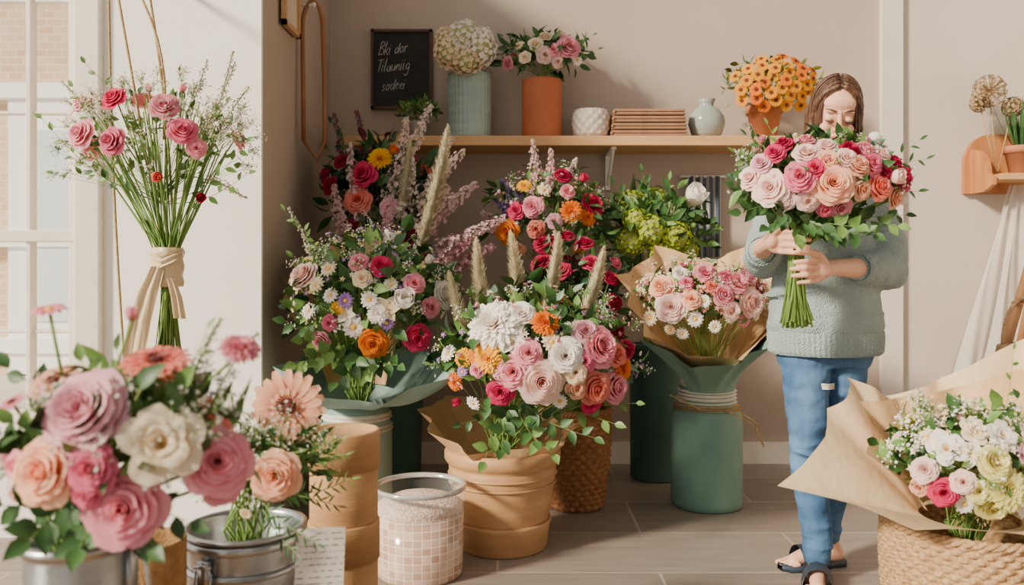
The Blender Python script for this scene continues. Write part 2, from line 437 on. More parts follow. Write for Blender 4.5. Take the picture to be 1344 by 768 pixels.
# ------------------------------------------------------------------ ROOM
def wallmat(n,c1,c2): return mat(n,c1,c2,1.5,rough=.85,bump=.06,bscale=120,spec=.2)
WB=wallmat('wall_greige','b1a092','b9a99b'); WW=wallmat('wall_white','f9f4ec','fdf9f2'); WR=wallmat('wall_light','c3b7ab','cabfb3')
TR=mat('trim_cream','e8dfd1','efe7da',5,rough=.5)
boxobj('wall_back',(-.957,4.4,0),(1.94,4.6,3),WB,kind='structure')
boxobj('wall_back_alcove',(1.94,4.4,0),(4.2,4.6,3),WR,kind='structure')
boxobj('wall_right_added',(4.2,-.6,0),(4.35,4.6,3),WR,kind='structure')  # unseen wall, added to block ambient from the right and bounce sun
boxobj('trim_1',(1.93,4.37,0),(2.04,4.41,3),mat('trim_pale','d2c8bd','d9cfc5',4,rough=.6),kind='structure')
boxobj('wall_side',(-1.15,3.22,0),(-.957,4.6,3),WB,kind='structure')
boxobj('wall_pier',(-1.6,3.2,0),(-.957,3.22,3),WW,kind='structure')
boxobj('baseboard_back',(-.957,4.375,0),(1.93,4.4,.11),TR,kind='structure')
boxobj('baseboard_alcove',(2.04,4.375,0),(4.2,4.4,.11),TR,kind='structure')
boxobj('wall_below_window',(-3.2,3.2,0),(-1.6,3.4,.42),WW,kind='structure')
boxobj('wall_above_window',(-3.2,3.2,2.55),(-1.6,3.4,3),WW,kind='structure')
m,nt,b=newmat('floor_tile');N=nt.nodes;L=nt.links
tc=N.new('ShaderNodeTexCoord');br=N.new('ShaderNodeTexBrick')
br.inputs['Scale'].default_value=1;br.inputs['Brick Width'].default_value=1.1;br.inputs['Row Height'].default_value=.42;br.inputs['Mortar Size'].default_value=.005
br.inputs['Color1'].default_value=lin('8f8378');br.inputs['Color2'].default_value=lin('9d9186');br.inputs['Mortar'].default_value=lin('b8ada2')
no=N.new('ShaderNodeTexNoise');mp=N.new('ShaderNodeMapping');mp.inputs['Scale'].default_value=(1.5,14,1)
L.new(tc.outputs['Object'],mp.inputs[0]);L.new(mp.outputs[0],no.inputs['Vector']);no.inputs['Scale'].default_value=2;no.inputs['Detail'].default_value=6
L.new(tc.outputs['Object'],br.inputs['Vector'])
mx=N.new('ShaderNodeMixRGB');mx.blend_type='MULTIPLY';mx.inputs[0].default_value=.5
cr=N.new('ShaderNodeValToRGB');cr.color_ramp.elements[0].position=.3;cr.color_ramp.elements[0].color=(.6,.58,.56,1);cr.color_ramp.elements[1].position=.7
L.new(no.outputs['Fac'],cr.inputs[0]);L.new(br.outputs['Color'],mx.inputs[1]);L.new(cr.outputs[0],mx.inputs[2]);L.new(mx.outputs[0],b.inputs['Base Color'])
b.inputs['Roughness'].default_value=.38
boxobj('floor',(-3.2,-.6,-.05),(4.2,4.6,0),m,kind='structure')
wb=MB()
X0,X1,Z0,Z1=-2.75,-1.655,.42,2.55
def bx(a,b): wb.box(a,b)
bx((X0,3.2,Z0),(X0+.05,3.27,Z1));bx((X1-.04,3.2,Z0),(X1,3.27,Z1));bx((X0,3.2,Z0),(X1,3.27,Z0+.06));bx((X0,3.2,Z1-.06),(X1,3.27,Z1))
bx((X0,3.195,1.13),(X1,3.265,1.175))
for x in (-1.86,-2.2,-2.5): bx((x,3.205,Z0),(x+.02,3.25,Z1))
for z in (.78,1.62,2.05): bx((X0,3.215,z),(X1,3.25,z+.012))
obj('window_1',wb.mesh('win',[mat('sash_white','ece3d4','f3ecdf',5,rough=.4)],False),kind='structure',bevel=.004)
boxobj('trim_2',(-1.66,3.17,.3),(-1.56,3.26,2.7),TR,kind='structure',bevel=.008)
boxobj('trim_3',(-3.0,3.12,.38),(-1.56,3.26,.43),TR,kind='structure',bevel=.006)
m,nt,b=newmat('outside_brick');N=nt.nodes;L=nt.links
tc=N.new('ShaderNodeTexCoord');mp=N.new('ShaderNodeMapping');mp.inputs['Rotation'].default_value=(pi/2,0,0)
br=N.new('ShaderNodeTexBrick');br.inputs['Scale'].default_value=3.4;br.inputs['Color1'].default_value=lin('dcc2a4');br.inputs['Color2'].default_value=lin('cfae8c');br.inputs['Mortar'].default_value=lin('e2d0b8')  # facade colours paled; the overexposed daylight look is put into the colour
L.new(tc.outputs['Object'],mp.inputs[0]);L.new(mp.outputs[0],br.inputs['Vector']);L.new(br.outputs[0],b.inputs['Base Color']);b.inputs['Roughness'].default_value=.9
boxobj('wall_outside',(-9,8,-1),(-1.5,8.2,6),m,kind='structure')
mm=mat('outside_stone','f9f8f5','fffefa',3,rough=.8)
for x,w_ in ((-5.6,.5),(-4.75,.95)): boxobj('trim_outside',(x,7.9,.0),(x+w_,8.02,2.75),mm,kind='structure')
boxobj('window_2',(-4.55,7.88,.5),(-4.1,7.95,2.3),mat('outside_glass','d3dde2','e4ebee',2,rough=.2),kind='structure')
for z in (.2,1.2,2.6): boxobj('trim_ledge',(-9,7.86,z),(-1.5,8.02,z+.14),mm,kind='structure')
boxobj('ground_outside',(-9,4.6,-.2),(-1.5,8,-.02),mat('pavement','cfc8bc','ddd6ca',3),kind='structure')
# ------------------------------------------------------------------ shelf and contents
WOOD=mat('shelf_wood','bf9160','d4a878',3,rough=.5,stretch=(.6,8,8))
S=boxobj('wall_shelf',(-.82,4.07,1.62),(1.42,4.4,1.668),WOOD,label='long light wooden wall shelf with white brackets',cat='shelf',bevel=.004)
WM=mat('white_metal','e8e3da','f2eee6',5,rough=.4)
for x in (.5,-.6,1.3):
    mb=MB();mb.box((-.012,-.13,-.012),(.012,.14,0));mb.box((-.012,.125,-.19),(.012,.14,0));mb.tube([V(0,-.1,-.01),V(0,.13,-.17)],.009,8)
    obj('bracket',mb.mesh('bracket',[WM],False),S,(x-S.location.x,4.25-S.location.y,-.024))
TOP=1.668
def pot(name,label,loc,prof,m,cat='vase',fn=None,seg=48,thick=.006,group=None):
    mb=MB(); inner=[(max(r-thick,.001),z) for r,z in reversed(prof) if z>prof[0][1]+.015]
    p=[(.001,prof[0][1])]+list(prof)+inner+[(.001,inner[-1][1])]
    mb.lathe(p,seg,0,fn=fn)
    return obj(name,mb.mesh(name,[m]),None,loc,label,cat,group=group)
GLZ=mat('celadon','8b9f99','9fb1aa',6,rough=.35)
pot('ribbed_vase','pale celadon ribbed cylinder vase holding a white hydrangea',(-.215,4.22,TOP),[(.104,0),(.109,.01),(.109,.31),(.105,.32),(.109,.33)],GLZ,fn=lambda a,r,z:r*(1+.022*math.cos(16*a+z*70)*math.cos(16*a-z*70)) if .02<z<.31 and r>.1 else r,seg=160)
pot('terracotta_vase','matte terracotta orange cylinder vase with rose arrangement',(.15,4.22,TOP),[(.098,0),(.1,.008),(.1,.295),(.098,.3)],mat('terracotta','b0613a','bd6e47',8,rough=.7,bump=.1))
pot('quilted_planter','small white planter with raised diamond pattern',(.395,4.2,TOP),[(.06,0),(.08,.02),(.088,.06),(.088,.11),(.078,.145)],mat('white_ceramic','ddd3c6','e8dfd2',8,rough=.45),fn=lambda a,r,z:r*(1+.09*abs(math.sin(6*a+z*62)*math.sin(6*a-z*62))) if r>.05 else r,seg=144,cat='planter')
pot('round_vase','round grey glazed ceramic vase with narrow neck',(.975,4.2,TOP),[(.045,0),(.075,.025),(.092,.075),(.088,.11),(.06,.15),(.035,.165),(.035,.18),(.045,.2)],mat('grey_glaze','858c86','a3a9a2',5,rough=.15))
for i in range(4):
    E=bpy.data.objects.new('folded_cloth',None);link(E);E.location=(.675,4.2,TOP+.035*i);E['label']='folded brown linen cloth stacked in a pile on the shelf';E['category']='cloth';E['group']='folded cloths on the wall shelf'
    w=.188-.004*i
    mb=MB();mb.box((-w,-.1,.002),(w,.1,.015));mb.box((-w+.002,-.097,.017),(w-.003,.1,.032));mb.tube([V(-w+.002,-.098,.009),V(-w+.002,-.098,.025)],.009,6)
    obj('fabric',mb.mesh('cloth',[mat('brown_linen','8f6a50','a98264',12,rough=.9,bump=.3,bscale=200)]),E,bevel=.006)
pot('small_planter','small grey planter holding a green fern',(-.47,4.2,TOP),[(.03,0),(.04,.005),(.05,.085),(.046,.09)],mat('greyp','8b8378','9c948a',8),cat='planter')
bouquet('potted_fern','small leafy green fern in a planter',(-.47,4.2,TOP+.13),1/260,(30,26,20),(-.47,4.2,TOP+.07),(-.47,4.2,TOP+.03),[],leaves=((170,.06,.014,0),(40,.05,.02,1)),back=0,nst=12,cat='plant',stemr=.001)
mb=MB()
for i in range(9): mb.tube([V(-.05+.012*i,.0,.008),V(-.05+.012*i+R.uniform(-.02,.02),.02,.02+R.random()*.02),V(.05+R.uniform(-.02,.02),-.02,.012)],.004,5)
obj('driftwood',mb.mesh('drift',[TWINE]),None,(-.6,4.18,TOP),'little bundle of dried twigs on the shelf','twigs')
bouquet('hydrangea_bunch','full creamy white hydrangea bunch',(-.235,4.2,2.1),1/260,(42,38,34),(-.215,4.22,1.98),(-.215,4.22,1.72),[('hydrangea','cream',-20,-4,40),('hydrangea','white',20,0,42),('hydrangea','white',0,16,42),('hydrangea','cream',2,-14,40),('hydrangea','cream',-24,14,30),('hydrangea','white',28,16,30)],leaves=((14,.05,.03,0),),back=4,nst=8)
bouquet('rose_arrangement','pink and cream roses with dark green leaves',(.17,4.2,2.075),1/260,(58,36,32),(.15,4.22,1.98),(.15,4.22,1.74),
 [('rose','pink',28,8,30),('rose','blush',-2,-4,22),('rose','pink',-50,-10,18),('rose','cream',-15,10,20),('rose','cream',-2,22,17),('tulip','cream',18,24,14),('rose','pink',8,2,18),('rose','blush',14,-12,16),('rose','cream',-28,-6,16),('daisy','white',40,-8,14),('daisy','cream',-36,12,14)],leaves=((220,.08,.035,1),(80,.07,.03,0)),back=5,sprigs=[(66,8,6,.05,.025,1),(-55,24,6,.05,.02,1),(60,26,6,.04,.02,1),(-60,-12,6,.05,.02,1)],kmax=1.02)
pot('clay_pot','terracotta clay pot of orange flowers on shelf',(1.27,4.22,TOP),[(.06,0),(.082,.13),(.09,.13),(.092,.165),(.088,.17)],mat('clay','a0623f','b0714c',8,rough=.8),cat='pot')
fo=[]
for i in range(34):
    a=i*2.4;r=math.sqrt((i+.5)/34); fo.append(('gerbera','orange' if i%4==0 else 'amber',r*58*math.cos(a),r*38*math.sin(a)+3,16))
bouquet('orange_flower_plant','bushy plant with many small orange and yellow blooms',(1.3,4.2,1.925),1/260,(64,42,44),(1.27,4.22,1.82),(1.27,4.22,1.72),fo,leaves=((240,.055,.022,0),(90,.05,.02,1)),back=8,greens=(leafm('5b5f24','7f7a30'),G_DK,G_MID),cat='potted plant',kmax=1.0)
# chalkboard
cb=bpy.data.objects.new('chalkboard',None);link(cb);cb.location=(-.576,4.38,2.06);cb['label']='framed black chalkboard with white handwritten chalk lettering';cb['category']='chalkboard'
boxobj('board',(-.725,4.378,1.865),(-.427,4.392,2.255),mat('slate','2b2a29','383635',6,rough=.9),parent=cb)
mb=MB();hx,hz=.16,.208;w=.014
mb.box((-hx,-.015,-hz),(-hx+w,.015,hz));mb.box((hx-w,-.015,-hz),(hx,.015,hz));mb.box((-hx,-.015,-hz),(hx,.015,-hz+w));mb.box((-hx,-.015,hz-w),(hx,.015,hz))
obj('frame',mb.mesh('frame',[mat('dark_wood','4a3526','604632',8)],False),cb)
LT={'B':(.45,[[(0,0),(0.02,1),(.3,.98),(.38,.75),(.05,.52),(.42,.42),(.42,.1),(0,0)]]),'k':(.4,[[(0,0),(.03,1)],[(.02,.25),(.32,.55)],[(.12,.32),(.36,0)]]),'i':(.16,[[(0,.5),(0,.05),(.08,0)],[(0,.68),(.02,.72)]]),
'd':(.45,[[(.34,.45),(.1,.5),(0,.22),(.12,0),(.34,.2),(.4,1),(.38,.05),(.46,0)]]),'o':(.4,[[(.15,.5),(0,.3),(.08,.02),(.3,.08),(.32,.38),(.15,.5),(.34,.45)]]),'r':(.34,[[(0,.5),(.02,0)],[(.02,.3),(.14,.5),(.28,.44)]]),
'T':(.42,[[(-.1,.95),(.5,1.02)],[(.2,1),(.16,0)]]),'l':(.18,[[(.04,1),(0,.1),(.1,0)]]),'a':(.42,[[(.32,.45),(.1,.5),(0,.2),(.1,0),(.3,.2),(.34,.5),(.34,.05),(.42,0)]]),'n':(.42,[[(0,.5),(.02,0),(.04,.3),(.2,.5),(.32,.4),(.33,.05),(.4,0)]]),
'u':(.42,[[(0,.5),(0,.1),(.14,0),(.3,.15),(.34,.5),(.34,.05),(.42,0)]]),
'g':(.42,[[(.32,.45),(.1,.5),(0,.22),(.14,.05),(.32,.2),(.34,.5),(.32,-.3),(.12,-.42),(0,-.25)]]),'s':(.34,[[(.28,.48),(.05,.42),(.07,.28),(.27,.2),(.22,.02),(0,.03)]]),'e':(.36,[[(.02,.24),(.28,.32),(.2,.5),(.03,.4),(.04,.08),(.32,.06)]]),' ':(.28,[])}
CH=mat('chalk','b5b1a9','dcd8cf',60,rough=1)
for t,x0,z in (('Bki dor',-.12,.075),('Tilauniig',-.13,-.015),('sodeei',-.105,-.11)):
    mb=MB();x=x0;S_=.068
    for ch in t:
        wd,st=LT[ch]; jz=R.uniform(-.003,.003); js=R.uniform(.92,1.08)
        for p in st:
            q=[]
            for i in range(len(p)-1):
                for k in range(4):
                    tt=k/4; q.append((p[i][0]+(p[i+1][0]-p[i][0])*tt,p[i][1]+(p[i+1][1]-p[i][1])*tt))
            q.append(p[-1])
            q=[q[0]]+[((q[i-1][0]+q[i][0]*2+q[i+1][0])/4,(q[i-1][1]+q[i][1]*2+q[i+1][1])/4) for i in range(1,len(q)-1)]+[q[-1]]
            mb.tube([V(x+(a*S_*.74+b_*S_*.24)*js,-.004,z+b_*S_*js+jz+(x-x0)*.08) for a,b_ in q],[R.uniform(.0012,.0021) for _ in q],5)
        x+=wd*S_*.74*js+.004
    obj('chalk_lettering',mb.mesh('chalk',[CH]),cb)
pf=bpy.data.objects.new('picture_frame',None);link(pf);pf.location=(-.945,3.55,2.25);pf['label']='narrow wooden picture frame with pale print on the wall';pf['category']='picture frame'
mb=MB()
for a,b_ in (((0,-.12,-.22),(.02,-.1,.22)),((0,.1,-.22),(.02,.12,.22)),((0,-.12,.2),(.02,.12,.22)),((0,-.12,-.22),(.02,.12,-.2))): mb.box(a,b_)
obj('frame',mb.mesh('pframe',[WOOD],False),pf); mb=MB();mb.box((0,-.1,-.2),(.008,.1,.2));obj('print',mb.mesh('print',[mat('print','cbbba6','ddd0be',5)],False),pf)
mb=MB();pts=[V(-.035,-.02,-.62),V(-.04,-.01,-.35)]+[V(-.045*math.cos(pi*i/12),.0,-.12+.12*math.sin(pi*i/12)) for i in range(13)]+[V(.05,.01,-.35),V(.055,.0,-.62),V(.02,0,-.7),V(-.035,-.02,-.62)]
mb.tube(pts,.010,6);
obj('leather_strap',mb.mesh('strap',[mat('leather','8a5c3c','a06e4a',10,rough=.6)]),None,(-.885,3.72,2.21),'looped brown leather strap hanging on the wall','strap')
mb=MB();mb.tube([V(-.07,0,0),V(.008,0,0)],.007,8);mb.ell((.008,0,0),.013)
obj('wall_hook',mb.mesh('hook',[WM]),None,(-.885,3.72,2.195),'small round metal wall hook','hook')
# ------------------------------------------------------------------ centre pot
TAN=mat('tan_pot','b08458','c49a6e',5,rough=.42,bump=.1,bscale=40,stretch=(1,1,6))
P=bpy.data.objects.new('plant_pot',None);link(P);P.location=(-.035,3.12,0);P['label']='large tan ribbed pot with rolled rim on a saucer';P['category']='pot'
mb=MB();mb.lathe([(.001,.02),(.15,.02),(.162,.07),(.175,.14),(.192,.24),(.2,.3),(.196,.305),(.206,.315),(.216,.33),(.216,.355),(.208,.368),(.196,.368),(.192,.35),(.18,.3),(.001,.29)],64)
obj('body',mb.mesh('potbody',[TAN]),P)
mb=MB();mb.lathe([(.001,0),(.158,0),(.165,.01),(.175,.085),(.182,.1),(.18,.108),(.17,.11),(.16,.09)],64);obj('saucer',mb.mesh('saucer',[TAN]),P)
mb=MB()
for z in (.272,.24): mb.lathe([(.196-.0,z),(.201+(z-.24)*.1,z+.004),(.196,z+.009)],64)
obj('band',mb.mesh('band',[TAN]),P)
bouquet('mixed_bouquet','lush bouquet of pink roses, orange and white blooms with dried grasses',(.08,3.1,.70),1/352,(132,95,92),(-.03,3.12,.37),(-.03,3.12,.31),
 [('chrysanthemum','white',-52,50,70,(-.3,-.8,.6)),('marigold','orange',12,52,36),('marigold','yellow',-58,8,38),('gerbera','orange',-66,14,34),('rose','pink',-27,-7,44),('rose','blush',6,-18,56),('rose','pink',-8,16,34),('carnation','white',36,12,42),('rose','hot',-42,-32,34),
 ('rose','coral',75,-30,42),('rose','pink',100,-30,42),('peony','pink',80,22,48),('peony','mauve',62,40,34),('chrysanthemum','orange',112,-8,32),('rose','coral',100,12,32),('marigold','orange',-100,-24,24),('chrysanthemum','yellow',-88,8,24),('daisy','white',-110,12,22),
 ('daisy','white',-78,-52,20),('daisy','white',30,-45,18),('carnation','cream',48,-8,30),('rose','dpink',60,5,26),('rose','hot',70,-50,28),('daisy','cream',20,30,24),('rose','pink',-70,-6,20),('rosebud','hot',-95,-50,18),('lily','white',-30,30,34),('daisy','purple',-90,-10,16),('rose','mag',118,16,24),('carnation','white',-16,62,32),('rose','peach',50,-28,28)],
 leaves=((230,.085,.04,0),(240,.085,.045,1),(60,.07,.035,2)),gyp=45,back=20,nst=20,fl_tiny=130,tinycol=(COL['purple'],COL['white'],COL['pink']),spread=3,kmax=1.04,fs=1.06,
 sprigs=[(-90,-70,7,.06,.035,1,-.9),(-40,-95,7,.08,.05,1,-1.2),(20,-100,7,.08,.045,0,-1.2),(70,-85,7,.07,.04,1,-1.),(125,-50,6,.05,.03,0,-.6),(-130,-5,6,.05,.02,0,-.4),(-60,-110,6,.08,.05,0,-1.15),(0,-85,6,.08,.05,1,-1.2),(95,-70,6,.07,.04,0,-.9),(-10,-60,6,.07,.045,1,-1.1),(-60,-50,6,.07,.045,1,-1.1)],
 plumes=[(-50,20,-96,150,.062,.05,.1,-.16),(-70,0,-128,104,.056,.05,.1,-.16),(-20,40,-18,166,.06,.2,.1,.1),(10,40,48,160,.06,.2,.1,.12),(50,20,112,136,.06,.15,.1,.16)])
mb=MB();sheet(mb,(-.035,3.12,0),.16,.30,[(-.3,2.97,.45),(-.36,3.15,.5),(-.27,3.35,.52),(0,3.4,.5),(.2,3.33,.46),(.24,3.1,.45),(.19,2.98,.4),(-.15,2.9,.385)],wav=.008,sd=3)
mb.v=[v-V(-.035,3.12,.3) for v in mb.v]
obj('kraft_wrap',mb.mesh('wrap',[KRAFT]),None,(-.035,3.12,.3),'brown kraft paper collar tucked into the pot','wrapping paper')
# ------------------------------------------------------------------ tub
T=bpy.data.objects.new('storage_tub',None);link(T);T.location=(-.312,2.84,0);T['label']='round clear tub with pinkish mosaic sides filled with granules';T['category']='tub'
m,nt,b=newmat('mosaic');N=nt.nodes;L=nt.links
tc=N.new('ShaderNodeTexCoord');br=N.new('ShaderNodeTexBrick');br.offset=0;br.inputs['Scale'].default_value=1;br.inputs['Brick Width'].default_value=.03;br.inputs['Row Height'].default_value=.026;br.inputs['Mortar Size'].default_value=.0016
br.inputs['Color1'].default_value=lin('d4b8a4');br.inputs['Color2'].default_value=lin('b18e78');br.inputs['Mortar'].default_value=lin('e2d2c2')
sx=N.new('ShaderNodeSeparateXYZ');at2=N.new('ShaderNodeMath');at2.operation='ARCTAN2';ml=N.new('ShaderNodeMath');ml.operation='MULTIPLY';ml.inputs[1].default_value=.148;cm=N.new('ShaderNodeCombineXYZ')
L.new(tc.outputs['Object'],sx.inputs[0]);L.new(sx.outputs[1],at2.inputs[0]);L.new(sx.outputs[0],at2.inputs[1]);L.new(at2.outputs[0],ml.inputs[0]);L.new(ml.outputs[0],cm.inputs[0]);L.new(sx.outputs[2],cm.inputs[1]);L.new(cm.outputs[0],br.inputs['Vector']);L.new(br.outputs[0],b.inputs['Base Color']);b.inputs['Roughness'].default_value=.12
mb=MB();mb.lathe([(.001,0),(.14,0),(.146,.012),(.148,.215),(.142,.215),(.001,.15)],64);obj('mosaic_body',mb.mesh('mosaic',[m]),T)
GL,nt,b=newmat('clear_plastic');N=nt.nodes;L=nt.links
b.inputs['Roughness'].default_value=.05;b.inputs['Base Color'].default_value=(.75,.78,.78,1)
tp=N.new('ShaderNodeBsdfTransparent');mx=N.new('ShaderNodeMixShader');fr=N.new('ShaderNodeLayerWeight');fr.inputs[0].default_value=.3
mr=N.new('ShaderNodeMapRange');mr.inputs['To Min'].default_value=.06;mr.inputs['To Max'].default_value=.5
L.new(fr.outputs['Facing'],mr.inputs[0]);L.new(mr.outputs[0],mx.inputs[0]);L.new(tp.outputs[0],mx.inputs[1]);L.new(b.outputs[0],mx.inputs[2]);L.new(mx.outputs[0],N['Material Output'].inputs['Surface'])
mb=MB();mb.lathe([(.149,.2),(.15,.285)],64);obj('clear_rim',mb.mesh('clearrim',[GL]),T)
mb=MB();mb.lathe([(.001,.274),(.05,.270),(.1,.259),(.13,.246),(.143,.236),(.144,.19)],96,fn=lambda a,r,z:r*(1+.004*math.sin(9*a)));obj('granules',mb.mesh('gran',[mat('pink_granules','c2a08c','ecd4c4',70,rough=.95,bump=.8,bscale=120)]),T,kind='stuff')
mb=MB();mb.lathe([(.15,.285),(.157,.288),(.158,.298),(.152,.303),(.143,.3),(.142,.288)],64);obj('lid_ring',mb.mesh('lidring',[mat('tub_rim','b5b4b0','d0cecb',10,rough=.12,metal=.4)]),T)
# ------------------------------------------------------------------ kraft round boxes
KB=mat('kraft_board','ab8053','bd9265',5,rough=.7,bump=.2,bscale=60,stretch=(1,1,8))
for i in range(3):
    E=bpy.data.objects.new('round_box',None);link(E);E.location=(-.405,2.02,.2165*i);E['label']='round brown kraft cardboard hat box in a stack';E['category']='box';E['group']='stack of round kraft boxes'
    mb=MB();mb.lathe([(.001,0),(.08,0),(.081,.003),(.081,.17),(.001,.17)],56);obj('box_body',mb.mesh('bb',[KB]),E)
    mb=MB();mb.lathe([(.0815,.125),(.0855,.125),(.0855,.212),(.084,.216),(.076,.216),(.074,.211),(.001,.211)],56);obj('lid',mb.mesh('lid',[KB]),E)
# ------------------------------------------------------------------ low display table
TW=mat('table_wood','8a6444','a57e58',4,rough=.6,stretch=(1,10,1))
D=bpy.data.objects.new('display_table',None);link(D);D.location=(-.85,1.35,0);D['label']='low wooden display table carrying buckets of flowers';D['category']='table'
boxobj('tabletop',(-1.45,.82,.21),(-.3,1.9,.25),TW,parent=D)
for x in (-1.4,-.35):
    for y in (.87,1.85): boxobj('leg',(x-.025,y-.025,0),(x+.025,y+.025,.21),TW,parent=D)
GALV=mat('galvanised','93979a','bfc3c4',18,rough=.3,metal=.9,bump=.1,bscale=40)
def bucket(name,label,loc,r0,r1,h,hard=True):
    E=bpy.data.objects.new(name,None);link(E);E.location=loc;E['label']=label;E['category']='bucket'
    pr=[(.001,0),(r0,0)]
    for i in range(1,20):
        t=i/20; pr.append((r0+(r1-r0)*t+(.002 if i in (5,6,13,14) else 0),h*t))
    pr+=[(r1,h*.97),(r1+.006,h*.975),(r1+.007,h),(r1-.002,h+.002),(r1-.006,h*.97),(r0-.004,.02),(.001,.02)]
    mb=MB();mb.lathe(pr,64);obj('body',mb.mesh('bucket',[GALV]),E); return E
b1=bucket('metal_bucket','galvanised metal bucket holding pink garden flowers',(-.62,1.2,.25),.062,.072,.41)
mb=MB();mb.tube([V(.078,0,.39),V(.1,-.01,.375),V(.105,-.01,.34),V(.09,0,.32),V(.078,0,.33)],.003,6);mb.box((.07,-.012,.32),(.08,.012,.4));obj('handle',mb.mesh('hdl',[GALV]),b1)
b2=bucket('metal_tin','round galvanised tin with clasp holding gerbera and rose',(-.54,1.7,.25),.105,.114,.27)
mb=MB();mb.lathe([(.114,.19),(.119,.193),(.119,.2),(.114,.203)],64);mb.lathe([(.114,.24),(.12,.243),(.12,.255),(.115,.258)],64);obj('band',mb.mesh('tband',[GALV]),b2)
mb=MB();mb.box((-.012,-.128,.175),(.012,-.116,.235));mb.tube([V(-.018,-.125,.215),V(-.018,-.133,.165),V(.018,-.133,.165),V(.018,-.125,.215)],.0025,6);mb.tube([V(-.018,-.128,.225),V(.018,-.128,.225)],.005,8)
for v in mb.v:
    a=-.35; x,y=v.x,v.y; v.x=x*math.cos(a)-y*math.sin(a);v.y=x*math.sin(a)+y*math.cos(a)
obj('clasp',mb.mesh('clasp',[GALV]),b2)
mb=MB();mb.lathe([(.001,0),(.064,0),(.066,.3),(.06,.3),(.058,.02),(.001,.02)],48,fn=lambda a,r,z:r*(1+.01*math.sin(30*a)));obj('burlap_vase',mb.mesh('burl',[mat('burlap','9a744a','b98f60',60,rough=.95,bump=.8,bscale=300)]),None,(-.66,1.52,.25),'cylinder vase wrapped in brown burlap','vase')
m,nt,b=newmat('printed_card');N=nt.nodes;L=nt.links
tc=N.new('ShaderNodeTexCoord');wv=N.new('ShaderNodeTexWave');wv.bands_direction='Z';wv.inputs['Scale'].default_value=26;no=N.new('ShaderNodeTexNoise');no.inputs['Scale'].default_value=90
L.new(tc.outputs['Object'],wv.inputs['Vector']);L.new(tc.outputs['Object'],no.inputs['Vector']);mu=N.new('ShaderNodeMath');mu.operation='MULTIPLY';L.new(wv.outputs['Fac'],mu.inputs[0]);L.new(no.outputs['Fac'],mu.inputs[1])
cr=N.new('ShaderNodeValToRGB');cr.color_ramp.elements[0].position=.42;cr.color_ramp.elements[0].color=lin('f1ece4');cr.color_ramp.elements[1].position=.52;cr.color_ramp.elements[1].color=lin('a9a39c')
L.new(mu.outputs[0],cr.inputs[0]);L.new(cr.outputs[0],b.inputs['Base Color'])
mb=MB();mb.box((-.048,-.001,0),(.048,.001,.27));o=obj('price_card',mb.mesh('card',[m],False),None,(-.385,1.64,.252),'white printed price card leaning on the tin','card');o.rotation_euler=(-.12,.06,.35)
# ------------------------------------------------------------------ foreground bouquets
bouquet('garden_bouquet','loose garden bouquet of pink peonies, roses, gerberas and a cream bloom',(-.545,1.2,.79),1/917,(150,115,100),(-.62,1.2,.66),(-.62,1.2,.3),
 [('peony','mauve',-16,60,104,(-.1,-.9,.5)),('rose','peach',-56,-10,84,(-.15,-1,.2)),('rose','dpink',4,-4,60),('rose','pink',32,-58,96,(.1,-1,.15)),('magnolia','cream',78,22,92,(.35,-1,.4)),('rose','pink',132,-10,86,(.5,-1,.25)),('rose','mauve',-148,-14,52),('rose','pink',-102,-8,38),
 ('gerbera','coral',38,122,88,(.05,-.35,1)),('gerbera','peach',-97,92,66,(-.2,-.6,.9)),('daisy','pink',-100,184,46,(0,-.3,1)),('chrysanthemum','pink',148,130,56,(.3,-.5,.9)),('rosebud','pink',8,168,30,(0,-.1,1)),('rose','dpink',-6,-34,40),('gerbera','pink',-150,62,40,(-.3,-.4,.8)),('rose','blush',-140,-60,40),('rose','pink',128,-48,56,(.5,-1,-.1))],
 leaves=((80,.055,.028,0),(140,.06,.034,1)),gyp=34,gs=.0042,back=8,nst=14,spread=2,stemr=.0026,fs=1.04,kmax=1.0,
 sprigs=[(-150,-60,6,.05,.03,1,-.6),(-80,-95,6,.06,.04,1,-.8),(-20,-105,6,.055,.04,1,-.8),(60,-105,6,.055,.035,1,-.7),(-60,110,6,.045,.025,0,-.1),(-160,100,7,.055,.03,1,-.0),(100,-85,6,.05,.03,1,-.5),(-30,120,5,.045,.02,0,0.2),(95,150,6,.035,.012,0,.1),(-120,40,6,.05,.03,0,-.5),(-150,20,6,.05,.035,1,-.3)],spikes=[(60,40,110,165,'f6f1e4',.012,.2),(90,20,160,145,'dfe6ee',.012,.2)],sps=.005)
bouquet('gerbera_bouquet','small bouquet with peach gerbera, peach rose and airy ferns',(-.50,1.7,.64),1/647,(88,75,72),(-.54,1.7,.52),(-.54,1.7,.35),
 [('gerbera','peach',30,78,98,(.05,-1,.12)),('rose','peach',33,3,66,(.1,-1,.15)),('daisy','white',-30,20,24),('daisy','pink',-50,0,24),('daisy','cream',-10,-50,18),('lily','white',-25,50,26)],
 leaves=((80,.055,.012,0),(110,.06,.015,1),(40,.045,.022,1)),gyp=46,back=5,nst=14,spread=3,gs=.0042,fs=1.0,
 sprigs=[(110,20,16,.035,.006,0),(118,-10,16,.035,.006,0),(100,-45,16,.035,.006,1),(85,-80,14,.035,.006,1,-.9),(105,40,14,.03,.005,0),(60,-90,12,.035,.007,1,-1),(-60,75,9,.03,.01,0),(-80,40,9,.03,.012,1)],spikes=[(-20,0,-45,95,'f6f2e6',.016,0),(0,0,-12,100,'f6f2e6',.014,.2),(-30,0,-70,70,'f6f2e6',.014,.1)],sps=.006)
